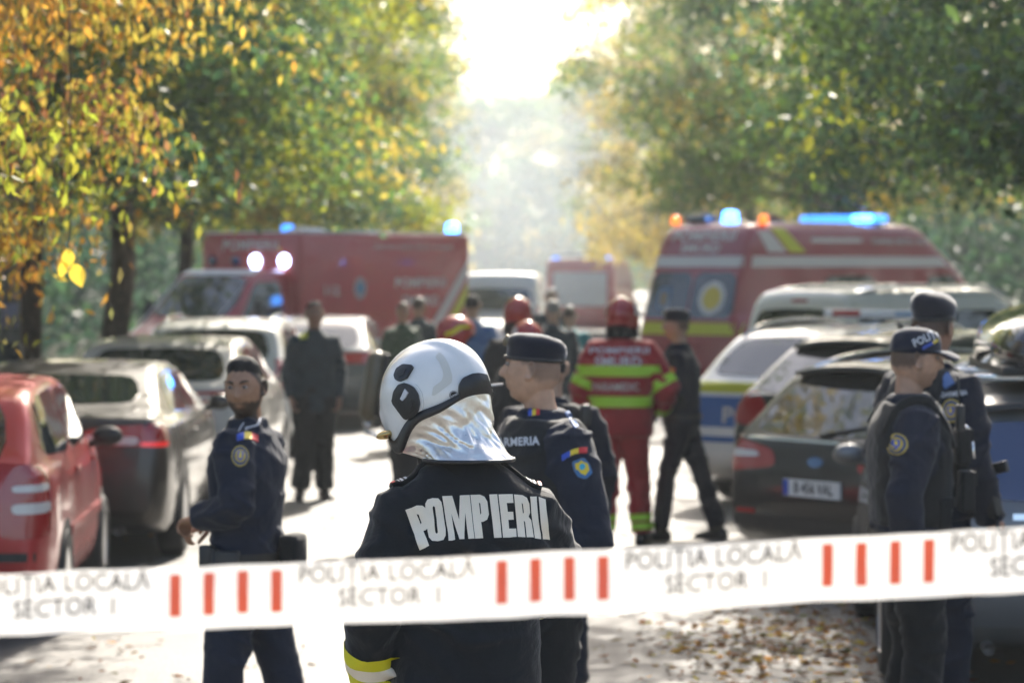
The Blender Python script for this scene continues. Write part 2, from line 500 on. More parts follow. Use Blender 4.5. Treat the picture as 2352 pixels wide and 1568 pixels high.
hedge('tall_hedge', 'tall dark thicket behind the ambulance van side of the road', 10.2, 14.5, 14, 135, 7.0, 56000, 6, [(.010, .030, .016), DKGREEN], [4, 2], 0.3)  # leaf colour darkened the same way to stand for shade
hedge('low_shrubs', 'low yellow leaved shrubs among the tree trunks by the concrete pole', -7.4, -6.1, 27, 36, 1.5, 5000, 8, [YELLOW, LIME, ORANGE, GREEN], [2.4, 1.6, .8, 2], 0.11)
# ------------------------------------------------------------------ lettering and surface patches
_txt = {}
def text_poly(s, size, bold=0.0, xs=1.0, align='CENTER'):
    """flat lettering as (verts2d, faces)"""
    key = (s, size, bold, xs, align)
    if key in _txt: return _txt[key]
    cu = bpy.data.curves.new('t', 'FONT'); cu.body = s; cu.size = size; cu.offset = bold; cu.resolution_u = 3
    cu.align_x = align; cu.align_y = 'CENTER'; cu.space_character = 1.0 + bold * 6 / max(size, 1e-3) * 0.35
    o = bpy.data.objects.new('t', cu); C.objects.link(o)
    dg = bpy.context.evaluated_depsgraph_get(); dg.update()
    me = bpy.data.meshes.new_from_object(o.evaluated_get(dg))
    bpy.data.objects.remove(o)
    v = [(q.co.x * xs, q.co.y) for q in me.vertices]; f = [tuple(p.vertices) for p in me.polygons]
    bpy.data.meshes.remove(me)
    _txt[key] = (v, f)
    return v, f

def chaikin(poly, n=2, keep=0.13):
    for it in range(n):
        o = []; keep = keep if it == 0 else 0.26
        for i in range(len(poly)):
            a, b = poly[i], poly[(i + 1) % len(poly)]
            o.append((a[0] * (1 - keep) + b[0] * keep, a[1] * (1 - keep) + b[1] * keep))
            o.append((a[0] * keep + b[0] * (1 - keep), a[1] * keep + b[1] * (1 - keep)))
        poly = o
    return poly

def flat_fill(poly, maxlen=0.08):
    """triangulated polygon with inner points, as a bmesh in the uv plane"""
    bm = bmesh.new()
    vs = [bm.verts.new((p[0], p[1], 0)) for p in poly]
    f = bm.faces.new(vs)
    bmesh.ops.triangulate(bm, faces=[f])
    for _ in range(5):
        es = [e for e in bm.edges if e.calc_length() > maxlen]
        if not es: break
        bmesh.ops.subdivide_edges(bm, edges=es, cuts=1)
        bmesh.ops.triangulate(bm, faces=bm.faces[:])
    return bm

def flat_text(v, f, maxlen=0.08):
    bm = bmesh.new()
    vs = [bm.verts.new((p[0], p[1], 0)) for p in v]
    for q in f:
        try: bm.faces.new([vs[i] for i in q])
        except ValueError: pass
    bmesh.ops.triangulate(bm, faces=bm.faces[:])
    for _ in range(4):
        es = [e for e in bm.edges if e.calc_length() > maxlen]
        if not es: break
        bmesh.ops.subdivide_edges(bm, edges=es, cuts=1)
        bmesh.ops.triangulate(bm, faces=bm.faces[:])
    return bm

def project(bm, bvh, o, u, v, d, off=0.004, skirt=0.008, far=3.0, maxgap=None):
    """lays the flat bmesh (u, v plane at o) on the surface hit along d"""
    o, u, v, d = Vector(o), Vector(u).normalized(), Vector(v).normalized(), Vector(d).normalized()
    nrm = {}
    for q in bm.verts:
        p = o + u * q.co.x + v * q.co.y
        hit = bvh.ray_cast(p - d * far, d)
        if hit[0] is None:
            hn = bvh.find_nearest(p)
            loc, n = hn[0], hn[1]
            if n.dot(d) > 0: n = -n
            loc = loc.copy()
        else:
            loc, n = hit[0], hit[1]
            if n.dot(d) > 0: n = -n
        q.co = loc + n * off
        nrm[q] = n
    if skirt > 0:
        be = [e for e in bm.edges if len(e.link_faces) == 1]
        r = bmesh.ops.extrude_edge_only(bm, edges=be)
        src = {}
        for e in be:
            for q in e.verts: src[tuple(round(c, 6) for c in q.co)] = nrm[q]
        for q in [g for g in r['geom'] if isinstance(g, bmesh.types.BMVert)]:
            n = src.get(tuple(round(c, 6) for c in q.co))
            if n is not None: q.co = q.co - n * skirt
    return bm

def bm_obj(name, bm, mats, parent=None, smooth=True, angle=40):
    me = bpy.data.meshes.new(name)
    bm.normal_update()
    bm.to_mesh(me); bm.free()
    me.polygons.foreach_set('use_smooth', [smooth] * len(me.polygons))
    if smooth: me.set_sharp_from_angle(angle=R(angle))
    return mesh_obj(name, me, mats, parent)

def bvh_of(me):
    return BVHTree.FromPolygons([q.co.copy() for q in me.vertices], [tuple(p.vertices) for p in me.polygons])

# ------------------------------------------------------------------ vehicles
M_GLASS = mat('car_glass', (0.012, 0.016, 0.016), 0.04, spec=0.75, coat=0.6, coatr=0.02)
M_BLACK = mat('black_plastic', (0.018, 0.018, 0.018), 0.5)
M_RUBBER = mat('tyre_rubber', (0.02, 0.02, 0.021), 0.8, bump=0.3, bscale=60)
M_RIM = mat('alloy_rim', (0.55, 0.55, 0.56), 0.3, metal=0.9)
M_CHROME = mat('chrome', (0.8, 0.8, 0.8), 0.12, metal=1.0)
M_REDLAMP = mat('red_lamp', (0.26, 0.008, 0.010), 0.15, coat=1.0, emit=(0.6, 0.01, 0.01), estr=0.02)
M_CLEAR = mat('clear_lamp', (0.62, 0.6, 0.58), 0.12, coat=1.0)
M_PLATE = mat('plate_white', (0.75, 0.75, 0.73), 0.4)
M_EUBLUE = mat('plate_blue', (0.02, 0.08, 0.45), 0.4)
M_INK = mat('ink_black', (0.01, 0.01, 0.01), 0.5)
M_YREFL = mat('yellow_reflective', (0.55, 0.56, 0.02), 0.45)
M_WREFL = mat('white_reflective', (0.62, 0.58, 0.52), 0.45)
M_BEACON = mat('blue_beacon_lit', (0.05, 0.25, 0.9), 0.15, coat=1.0, emit=(0.06, 0.30, 1.0), estr=5.0)
M_BEACONW = mat('blue_white_lamp_lit', (0.4, 0.5, 0.9), 0.15, emit=(0.45, 0.62, 1.0), estr=6.0)
M_BEACOFF = mat('blue_beacon', (0.03, 0.2, 0.6), 0.12, coat=1.0, emit=(0.04, 0.24, 0.9), estr=1.3)
M_AMBER = mat('amber_lamp', (0.9, 0.2, 0.01), 0.2, coat=1.0, emit=(1.0, 0.18, 0.01), estr=0.9)
M_CHAS = mat('underbody', (0.02, 0.02, 0.02), 0.9)

def paint(name, c, rough=0.32, metal=0.35, coat=1.0):
    return mat('paint_' + name, c, max(rough, .42), metal, var=0.06, vscale=2.0, coat=coat * .8, coatr=0.06, rvar=0.08)

def interp_smooth(pts, step=0.05):
    xs = np.array([p[0] for p in pts]); zs = np.array([p[1] for p in pts])
    return lambda t: float(np.interp(t, xs, zs))

def car_body(sp):
    L, W, H = sp['L'], sp['W'], sp['H']
    top = interp_smooth(sp['top']); belt = interp_smooth(sp['belt'])
    plan = interp_smooth(sp.get('plan') or [(0, .84), (.05, .905), (.14, .955), (.35, .99), (.9, 1), (L - 1.1, 1), (L - .5, .965), (L - .2, .89), (L - .05, .78), (L, .66)])
    bot = interp_smooth(sp.get('bot') or [(0, .36), (.1, .27), (.4, .2), (L - .5, .2), (L - .1, .22), (L, .34)])
    tum = sp.get('tum', .74); rnd = sp.get('rnd', 0.07)
    key = sorted(set([round(p[0], 4) for p in sp['top']] + [round(i * L / 70, 4) for i in range(71)] + [0.012, 0.03, 0.06, L - 0.02, L - 0.05]))
    rings = []
    for y in key:
        # small box filter keeps the outline flowing
        if 0.1 < y < L - 0.1 and not sp.get('hard'):
            zt = sum(top(y + k) for k in (-.05, -.025, 0, .025, .05)) / 5
        else: zt = top(y)
        w = plan(y) * W / 2; zb = bot(y); bl = belt(y)
        zs = min(bl, zt - 0.05); zs = max(zs, zb + 0.12)
        hs = zs - zb
        half = [(0, zb), (.55 * w, zb), (.86 * w, zb + .005), (.93 * w, zb + .03), (.968 * w, zb + .12 * hs), (.99 * w, zb + .3 * hs), (1.0 * w, zb + .52 * hs), (.997 * w, zb + .72 * hs),
                (.985 * w, zb + .86 * hs), (.966 * w, zb + .95 * hs), (.94 * w, zs)]
        f = min(1, max(0, (zt - zs) / max(0.1, H - bl)))
        wr = w * (.925 - (.925 - tum) * f)
        g0 = .925 * w
        r = min(rnd, (zt - zs) * 0.5)
        for t in (.12, .35, .6, .82):
            half.append((g0 + (wr - g0) * t, zs + (zt - r - zs) * t))
        half += [(wr, zt - r), (wr - r * .25, zt - r * .45), (wr - r * .75, zt - r * .12), (wr - r * 1.6, zt), (wr * .5, zt + .012), (0, zt + .018)]
        ring = [Vector((x, y - L / 2, z)) for x, z in half] + [Vector((-x, y - L / 2, z)) for x, z in half[-2:0:-1]]
        rings.append(ring)
    mb = MB(); mb.loft(rings)
    me = mb.mesh('body'); fix_normals(me)
    me.set_sharp_from_angle(angle=R(50))
    return me

def rrect(x0, z0, x1, z1, r=0.03, n=3):
    o = []
    for cx, cz, a0 in ((x1 - r, z1 - r, 0), (x0 + r, z1 - r, 90), (x0 + r, z0 + r, 180), (x1 - r, z0 + r, 270)):
        for k in range(n + 1):
            a = R(a0 + 90 * k / n)
            o.append((cx + r * math.cos(a), cz + r * math.sin(a)))
    return o

class Car:
    def __init__(self, name, label, cat, rear, yaw, sp, pm, group=None):
        """rear: world (x, y) of the middle of the rear bumper; yaw: heading clockwise from +Y"""
        self.sp = sp; self.L, self.W, self.H = sp['L'], sp['W'], sp['H']
        h = Vector((math.sin(yaw), math.cos(yaw), 0))
        c = Vector((rear[0], rear[1], 0)) + h * self.L / 2
        self.root = empty(name, c, -yaw, label, cat, group)
        me = car_body(sp)
        self.bvh = bvh_of(me)
        self.body = mesh_obj('body', me, pm, self.root)
        self.pm = pm
    def rear_patch(self, name, poly, m, off=0.004, smooth=2, parent=None, maxlen=0.07, skirt=0.008):
        bm = flat_fill(chaikin(poly, smooth) if smooth else poly, maxlen)
        project(bm, self.bvh, (0, -self.L / 2, 0), (1, 0, 0), (0, 0, 1), (0, 1, 0), off, skirt)
        return bm_obj(name, bm, m, parent or self.root)
    def front_patch(self, name, poly, m, off=0.004, smooth=2, parent=None, maxlen=0.07):
        bm = flat_fill(chaikin(poly, smooth) if smooth else poly, maxlen)
        project(bm, self.bvh, (0, self.L / 2, 0), (1, 0, 0), (0, 0, 1), (0, -1, 0), off)
        return bm_obj(name, bm, m, parent or self.root)
    def side_patch(self, name, side, poly, m, off=0.004, smooth=2, parent=None, maxlen=0.09, skirt=0.008):
        """poly in (y from the rear bumper, z)"""
        bm = flat_fill(chaikin(poly, smooth) if smooth else poly, maxlen)
        project(bm, self.bvh, (side * self.W / 2, -self.L / 2, 0), (0, 1, 0), (0, 0, 1), (-side, 0, 0), off, skirt)
        return bm_obj(name, bm, m, parent or self.root)
    def corner_patch(self, name, side, poly, m, off=0.004, ang=45, smooth=2, parent=None):
        """poly in (u, z): u runs from the middle of the rear outwards, seen along a diagonal"""
        a = R(ang)
        d = Vector((-side * math.sin(a), math.cos(a), 0)); u = Vector((side * math.cos(a), math.sin(a), 0))
        bm = flat_fill(chaikin(poly, smooth) if smooth else poly, 0.05)
        o = Vector((side * self.W * 0.45, -self.L / 2 + 0.05, 0))
        project(bm, self.bvh, o, u, (0, 0, 1), d, off)
        return bm_obj(name, bm, m, parent or self.root)
    def text(self, name, s, size, where, x, z, m, bold=0.0, xs=1.0, off=0.008, parent=None, side=1):
        v, f = text_poly(s, size, bold, xs)
        bm = flat_text(v, f, 0.12)
        if where == 'rear': o, u, d = (x, -self.L / 2, z), (1, 0, 0), (0, 1, 0)
        elif where == 'front': o, u, d = (x, self.L / 2, z), (-1, 0, 0), (0, -1, 0)
        else: o, u, d = (side * self.W / 2, x - self.L / 2, z), (0, side, 0), (-side, 0, 0)
        project(bm, self.bvh, o, u, (0, 0, 1), d, off, 0.0)
        return bm_obj(name, bm, m, parent or self.root, smooth=False)
    def wheels(self, ya, yb, r=0.31, w=0.2, rim=None, spokes=5, track=None):
        W = self.W
        arch = [(math.cos(R(a)) * r * 1.14, math.sin(R(a)) * r * 1.14) for a in range(-25, 206, 10)]
        tb = MB(); tb.lathe([(r * .62, -w / 2), (r * .9, -w / 2), (r * .985, -w * .38), (r, -w * .2), (r, w * .2), (r * .985, w * .38), (r * .9, w / 2), (r * .62, w / 2), (r * .62, -w / 2)], (0, 0, 0), (1, 0, 0), 28)
        tme = tb.mesh('tyre'); fix_normals(tme); tme.set_sharp_from_angle(angle=R(40)); tme.materials.append(M_RUBBER)
        rb = MB(); rb.lathe([(r * .64, w * .46), (r * .6, w * .47), (r * .57, w * .3), (r * .6, -w * .4), (r * .64, -w * .42)], (0, 0, 0), (1, 0, 0), 28)
        for k in range(spokes):
            a = 2 * math.pi * k / spokes
            rot = Matrix.Rotation(a, 3, 'X')
            rb.box(rot @ Vector((w * .34, 0, r * .32)), (0.03, r * .2, r * .58), rot)
        rme = rb.mesh('rim', False); fix_normals(rme); rme.materials.append(rim or M_RIM)
        hb = MB(); hb.lathe([(r * .12, w * .4), (r * .16, w * .36), (r * .18, w * .1), (r * .5, w * .08), (r * .5, -w * .1)], (0, 0, 0), (1, 0, 0), 20)
        hme = hb.mesh('wheel'); fix_normals(hme); hme.materials.append(M_CHAS)
        for y in (ya, yb):
            for s in (-1, 1):
                self.side_patch('wheel_arch', s, [(y + p, max(r + q, 0.16)) for p, q in arch], M_CHAS, 0.003, 0, maxlen=0.12)
                xo = s * (W / 2 - w / 2 + 0.012 + (track or 0))
                wl = mesh_obj('wheel', hme, M_CHAS, self.root, (xo, y - self.L / 2, r), (0, 0, 0 if s > 0 else math.pi))
                mesh_obj('tyre', tme, M_RUBBER, wl); mesh_obj('rim', rme, M_RIM, wl)
    def plate(self, txt, z, w=0.52, h=0.11, x=0.0, where='rear'):
        hit = self.bvh.ray_cast(Vector((x, -self.L / 2 - 2, z)), Vector((0, 1, 0))) if where == 'rear' else self.bvh.ray_cast(Vector((x, self.L / 2 + 2, z)), Vector((0, -1, 0)))
        y = hit[0].y; s = -1 if where == 'rear' else 1
        b = MB(); b.box((x, y + s * 0.012, z), (w, 0.014, h))
        p = b.build('number_plate', M_PLATE, self.root, smooth=False)
        b = MB(); b.box((x + s * (w / 2 - 0.024), y + s * 0.0205, z), (0.046, 0.004, h - 0.008)); b.build('plate_band', M_EUBLUE, p, smooth=False)
        if not txt: return
        v, f = text_poly(txt, h * 0.92, 0.002, 0.78)
        me = bpy.data.meshes.new('plate_text')
        me.from_pydata([(x + 0.02 - s * q[0], y + s * 0.0215, z + q[1]) for q in v], [], f)
        mesh_obj('plate_text', me, M_INK, p)
    def mirrors(self, y, z, m=None):
        for s in (-1, 1):
            b = MB(); b.ell((s * (self.W / 2 + 0.06), y - self.L / 2, z), (0.1, 0.06, 0.065), 12, 8)
            b.tube([(s * (self.W / 2 - 0.06), y - self.L / 2, z - 0.05), (s * (self.W / 2 + 0.03), y - self.L / 2, z - 0.03)], 0.025, 8)
            b.build('mirror', m or self.pm, self.root)
    def handles(self, ys, z):
        for s in (-1, 1):
            for y in ys:
                h = self.bvh.ray_cast(Vector((s * 3, y - self.L / 2, z)), Vector((-s, 0, 0)))
                if h[0] is None: continue
                b = MB(); b.box((h[0].x + s * 0.014, h[0].y, z), (0.024, 0.19, 0.03)); b.build('door_handle', self.pm, self.root, bevel=0.008)
    def gaps(self, side, ys, z0, z1, w=0.012):
        for y in ys:
            self.side_patch('door_gap', side, [(y - w / 2, z0), (y + w / 2, z0), (y + w / 2, z1), (y - w / 2, z1)], M_CHAS, 0.0025, 0, maxlen=0.1, skirt=0.0)
    def rails(self, y0, y1, x, z, m=None, r=0.016, lift=0.05):
        for s in (-1, 1):
            n = 8; pts = []
            for i in range(n + 1):
                t = i / n; y = y0 + (y1 - y0) * t - self.L / 2
                h = self.bvh.ray_cast(Vector((s * x, y, 4)), Vector((0, 0, -1)))
                zz = (h[0].z if h[0] is not None else z) + lift * min(1, 5 * t, 5 * (1 - t))
                pts.append((s * x, y, zz))
            b = MB(); b.tube(pts, r, 8); b.build('roof_rail', m or M_CHROME, self.root)
    def spoiler(self, y, z, w, m=None, len_=0.2, th=0.035):
        b = MB(); n = 8; rings = []
        for i in range(n + 1):
            t = -1 + 2 * i / n; x = t * w / 2; k = 1 - 0.25 * t * t
            rings.append([Vector((x, y - self.L / 2 + len_ * 1.1, z - 0.015 - .03 * t * t)), Vector((x, y - self.L / 2 + (1 - k) * len_, z - .05 * t * t)), Vector((x, y - self.L / 2 + (1 - k) * len_ + .01, z + th - .05 * t * t)), Vector((x, y - self.L / 2 + len_ * 1.1, z + th - .01 - .03 * t * t))])
        b.loft(rings); b.build('rear_spoiler', m or self.pm, self.root, smooth=False, bevel=0.006)
    def exhaust(self, x, y=0.02, z=0.26, r=0.035):
        b = MB(); b.lathe([(r * .8, .02), (r, 0), (r, .3), (r * .6, .3)], (x, y - self.L / 2, z), (0, 1, 0), 16); b.build('exhaust_pipe', mat('exhaust_steel', (.12, .11, .1), .5, .8), self.root)
    def wiper(self, z=1.0, x=0.1):
        h0 = self.bvh.ray_cast(Vector((0, -9, z)), Vector((0, 1, 0)))[0]; h1 = self.bvh.ray_cast(Vector((x + .3, -9, z + .08)), Vector((0, 1, 0)))[0]
        b = MB(); b.tube([h0 + Vector((0, -.02, 0)), h1 + Vector((0, -.02, 0))], [.012, .006], 6); b.build('rear_wiper', M_BLACK, self.root)
    def badge(self, z, m=None, r=0.05, x=0.0):
        self.rear_patch('badge', [(x + math.cos(a) * r, z + math.sin(a) * r * .5) for a in [2 * math.pi * k / 14 for k in range(14)]], m or M_CHROME, 0.008, 0)

def hatch_top(L, H, tail=1.0, wind=0.42, hood=.96, nose=.62, belt=.95):
    return [(0, .6), (.02, .78), (.05, tail - .02), (.08, tail), (.08 + wind, H - .09), (.08 + wind + .2, H - .035), (1.35, H - .005), (1.75, H), (2.2, H - .03), (2.45, H - .09), (L - .98, hood + .06), (L - .85, hood), (L - .35, hood - .13), (L - .08, nose + .1), (L, nose)]
def flat_belt(L, a, b): return [(0, a), (L * .35, a - .02), (L * .75, b), (L, b - .1)]

def side_glass(car, y0, y1, ztop, b, split, m=None, rearpt=0.3):
    """two side windows on each side with a pillar between"""
    for s in (-1, 1):
        car.side_patch('side_window', s, [(y0, b + .05), (y0 + rearpt, ztop - .02), (split - .04, ztop), (split - .04, b)], m or M_GLASS, smooth=1)
        car.side_patch('side_window', s, [(split + .04, b), (split + .04, ztop), (y1 - .55, ztop - .03), (y1, b + .03)], m or M_GLASS, smooth=1)

# red hatchback
sp = dict(L=3.8, W=1.65, H=1.43, top=hatch_top(3.8, 1.43, 1.02, .36), belt=flat_belt(3.8, .96, .93), tum=.76)
c = Car('parked_car', 'bright red hatchback parked nearest the tape, tall red and white tail lamps', 'car', (-3.36, 15.7), R(-3.0), sp, paint('red', (0.42, 0.018, 0.022)), 'cars parked in a row beside the trees')
c.rear_patch('rear_window', [(-.56, 1.0), (.56, 1.0), (.5, 1.35), (-.5, 1.35)], M_GLASS)
side_glass(c, .32, 2.85, 1.36, .98, 1.62)
c.wheels(.72, 3.05, .3)
for s in (-1, 1):
    t = c.corner_patch('tail_light', s, [(-.19, .58), (.13, .6), (.14, .98), (-.1, 1.0), (-.2, .8)], M_REDLAMP)
    c.corner_patch('tail_light_lens', s, [(-.13, .72), (.1, .73), (.11, .79), (-.13, .78)], M_CLEAR, .009, parent=t)
    c.corner_patch('tail_light_lens', s, [(-.12, .84), (.1, .85), (.1, .89), (-.12, .88)], M_CLEAR, .009, parent=t)
c.rear_patch('bumper_strip', [(-.72, .46), (.72, .46), (.72, .51), (-.72, .51)], M_BLACK, smooth=0)
c.side_patch('side_strip', 1, [(.95, .52), (2.85, .52), (2.85, .58), (.95, .58)], c.pm, .012, 0)
c.plate('', .74); c.mirrors(2.65, 1.0, M_BLACK); c.handles((1.5, 2.5), .88); c.gaps(1, (1.0, 1.66, 2.72), .3, .95); c.badge(.9); c.wiper(1.02)
# dark brown sedan
sed = [(0, .6), (.02, .8), (.05, 1.0), (.1, 1.05), (.62, 1.09), (.95, 1.2), (1.35, 1.33), (1.75, 1.38), (2.2, 1.395), (2.7, 1.37), (3.0, 1.3), (3.75, 1.0), (3.85, .965), (4.4, .84), (4.66, .72), (4.72, .55)]
sp = dict(L=4.72, W=1.83, H=1.37, top=[(a_, z_ - .025 * smooth01((z_ - 1.0) / .3)) for a_, z_ in sed], belt=[(0, 1.0), (1.0, .97), (3.7, .93), (4.72, .8)], tum=.72)
c = Car('parked_car', 'dark brown polished saloon parked in front of the red hatchback, wide dark red lamps', 'car', (-3.28, 19.7), R(-1.0), sp, paint('brown', (0.028, 0.022, 0.018), .22, .3), 'cars parked in a row beside the trees')
c.rear_patch('rear_window', [(-.62, 1.11), (.62, 1.11), (.53, 1.295), (-.53, 1.295)], M_GLASS, maxlen=.06)
side_glass(c, .98, 3.5, 1.29, 1.0, 2.2, rearpt=.5)
c.wheels(1.0, 3.82, .33)
for s in (-1, 1):
    t = c.corner_patch('tail_light', s, [(-.42, .86), (.12, .83), (.2, .96), (.05, 1.01), (-.36, .97)], M_REDLAMP)
    c.corner_patch('tail_light_lens', s, [(-.4, .87), (-.12, .85), (-.1, .91), (-.38, .93)], M_CLEAR, .009, parent=t)
    c.corner_patch('tail_light_strip', s, [(-.1, .845), (.14, .84), (.15, .87), (-.1, .875)], mat('red_strip', (.75, .02, .02), .2, coat=1, emit=(.8, .02, .02), estr=.25), .009, parent=t)
c.plate('', .76); c.mirrors(3.3, 1.0); c.handles((1.85, 3.0), .86); c.gaps(1, (1.35, 2.2, 3.4), .3, .96); c.badge(.98)
c.exhaust(.55); c.exhaust(-.55)
# silver grey hatchback
sp = dict(L=4.3, W=1.8, H=1.44, top=hatch_top(4.3, 1.44, 1.04, .5), belt=flat_belt(4.3, 1.0, .95), tum=.74)
c = Car('parked_car', 'dusty silver grey hatchback, third in the parked row, sky mirrored in its rear window', 'car', (-3.15, 24.9), R(0), sp, paint('silver', (0.55, 0.53, 0.49), .3, .4), 'cars parked in a row beside the trees')
c.rear_patch('rear_window', [(-.64, 1.08), (.64, 1.08), (.54, 1.36), (-.54, 1.36)], M_GLASS)
side_glass(c, .5, 3.2, 1.35, 1.0, 1.85, rearpt=.35)
c.wheels(.8, 3.45, .32)
for s in (-1, 1):
    t = c.corner_patch('tail_light', s, [(-.42, .92), (.1, .86), (.22, .98), (.1, 1.02), (-.4, .99)], M_REDLAMP)
    c.corner_patch('tail_light_lens', s, [(-.3, .93), (-.05, .91), (-.02, .96), (-.3, .97)], M_CLEAR, .009, parent=t)
c.plate('', .78); c.mirrors(3.0, 1.02); c.handles((1.65, 2.8), .88); c.gaps(1, (1.2, 1.88, 2.95), .3, .98); c.badge(.95); c.wiper(1.09)
# pale estate behind it
sp = dict(L=4.4, W=1.78, H=1.5, top=hatch_top(4.4, 1.5, 1.05, .3), belt=flat_belt(4.4, 1.0, .95), tum=.76)
c = Car('parked_car', 'white family car parked beyond the silver hatchback, glare along its roof', 'car', (-3.25, 30.6), R(1), sp, paint('white', (0.72, 0.71, 0.68), .3, 0.0), 'cars parked in a row beside the trees')
c.rear_patch('rear_window', [(-.64, 1.06), (.64, 1.06), (.56, 1.4), (-.56, 1.4)], M_GLASS)
side_glass(c, .4, 3.3, 1.4, 1.0, 1.85)
c.wheels(.8, 3.5, .32)
for s in (-1, 1): c.corner_patch('tail_light', s, [(-.12, .75), (.12, .75), (.14, 1.08), (-.05, 1.1)], M_REDLAMP)
c.plate('', .74); c.mirrors(3.05, 1.02); c.rails(.6, 2.7, .58, 1.5)
# dark car with a bright rear window
sp = dict(L=4.3, W=1.8, H=1.42, top=hatch_top(4.3, 1.42, 1.02, .55), belt=flat_belt(4.3, .97, .93), tum=.72)
c = Car('parked_car', 'dark slate car parked past the man in black, pale sky in its rear window', 'car', (-2.6, 36.4), R(2), sp, paint('slate', (0.03, 0.045, 0.055), .25, .2), 'cars parked in a row beside the trees')
c.rear_patch('rear_window', [(-.64, 1.04), (.64, 1.04), (.54, 1.36), (-.54, 1.36)], M_GLASS)
side_glass(c, .5, 3.2, 1.33, .98, 1.85)
c.wheels(.8, 3.45, .32)
for s in (-1, 1): c.corner_patch('tail_light', s, [(-.3, .85), (.12, .85), (.14, 1.0), (-.3, .98)], M_REDLAMP)
c.plate('', .72); c.mirrors(3.0, .98)

# grey estate with roof box
sp = dict(L=4.15, W=1.78, H=1.47, top=hatch_top(4.15, 1.47, .97, .3), belt=flat_belt(4.15, .96, .94), tum=.76)
c = Car('parked_car', 'grey estate car behind the two policemen, carrying a black roof box', 'car', (2.72, 13.7), R(4), sp, paint('grey', (0.16, 0.165, 0.17), .35, .4), 'cars parked at an angle to the kerb')
M_SKYGL = mat('sky_reflection_glass', (0.03, 0.06, 0.14), 0.08, spec=.6, coat=.4)  # blue of the reflected sky put into the glass colour
c.rear_patch('rear_window', [(-.66, .96), (.66, .96), (.58, 1.33), (-.58, 1.33)], M_SKYGL)
side_glass(c, .35, 3.05, 1.37, .97, 1.75)
c.wheels(.78, 3.3, .31)
for s in (-1, 1): c.corner_patch('tail_light', s, [(-.08, .8), (.12, .8), (.14, 1.36), (0, 1.38)], M_REDLAMP)
c.plate('', .72); c.mirrors(2.85, 1.0); c.spoiler(.3, 1.4, 1.15, M_BLACK); c.rails(.55, 2.6, .6, 1.47); c.exhaust(-.42, .0, .25, .03); c.wiper(.98)
c.rear_patch('bumper_strip', [(-.78, .52), (.78, .52), (.78, .56), (-.78, .56)], M_BLACK, smooth=0)
c.rear_patch('tailgate_handle', [(-.3, .87), (.3, .87), (.3, .9), (-.3, .9)], M_CHROME, smooth=0)
grey_root = c.root
def roof_box(car, y0, y1, x0, x1, z0, z1, label):
    r = empty('roof_box', car.root.matrix_basis @ Vector(((x0 + x1) / 2, (y0 + y1) / 2 - car.L / 2, z0)), car.root.rotation_euler.z, label, 'roof box')
    w, l, h = (x1 - x0), (y1 - y0), (z1 - z0)
    def shell(za, zb, k):
        rings = []
        for i in range(13):
            t = i / 12; y = -l / 2 + l * t
            e = (1 - abs(2 * t - 1) ** 4) ** 0.5 if 0 < i < 12 else 0.25
            hh = (za + (zb - za) * (0.45 + 0.55 * e)); ww = w / 2 * (0.72 + 0.28 * e)
            rings.append([Vector((ww * math.cos(a) * (1 if abs(math.cos(a)) > .2 else 1), y, za + (hh - za) * abs(math.sin(a)) ** 0.6)) for a in [math.pi * q / 14 for q in range(15)]])
        b = MB(); b.loft(rings); return b
    shell(0.09, h, 1).build('lid', mat('gloss_black', (.012, .012, .013), .12, coat=1), r)
    b = MB(); b.box((0, 0, .07), (w * .97, l * .96, .05)); b.build('base', M_BLACK, r, bevel=.015)
    for yy in (-l * .27, l * .25):
        b = MB(); b.box((0, yy, .025), (1.16, .06, .035)); b.build('roof_bar', M_CHROME, r, bevel=.008)
roof_box(c, .5, 2.4, -.32, .66, 1.50, 1.92, 'glossy black roof box strapped on the grey estate car')

# black estate
TH = R(43)
sp = dict(L=4.5, W=1.82, H=1.5, top=hatch_top(4.5, 1.48, .98, .42), belt=flat_belt(4.5, .98, .95), tum=.75)
c = Car('parked_car', 'black estate car with number plate B 456 VAL beside the police car', 'car', (1.94, 18.35), R(52), sp, paint('black', (0.010, 0.011, 0.012), .22), 'cars parked at an angle to the kerb')
c.rear_patch('rear_window', [(-.7, .99), (.7, .99), (.56, 1.38), (-.56, 1.38)], M_GLASS)
side_glass(c, .45, 3.3, 1.4, 1.0, 1.95)
c.wheels(.85, 3.6, .33)
for s in (-1, 1):
    t = c.corner_patch('tail_light', s, [(-.34, .78), (.1, .72), (.22, .9), (.16, 1.0), (-.3, .9)], M_REDLAMP)
    c.corner_patch('tail_light_lens', s, [(-.22, .84), (.05, .83), (.08, .89), (-.2, .88)], M_CLEAR, .009, parent=t)
c.plate('B 456 VAL', .66); c.mirrors(3.05, 1.02); c.spoiler(.36, 1.41, 1.2); c.rails(.6, 2.8, .6, 1.5); c.badge(.83, mat('badge_blue', (.1, .2, .4), .2, .5, coat=1), .07); c.wiper(1.0)
c.rear_patch('trim_strip', [(-.66, .955), (.2, .955), (.2, .972), (-.66, .972)], M_CHROME, smooth=0)
c.rear_patch('bumper_lower', [(-.7, .34), (.7, .34), (.66, .46), (-.66, .46)], M_BLACK)
for s in (-1, 1): c.rear_patch('reflector', [(s * .55, .47), (s * .72, .47), (s * .72, .5), (s * .55, .5)], M_REDLAMP, smooth=0)
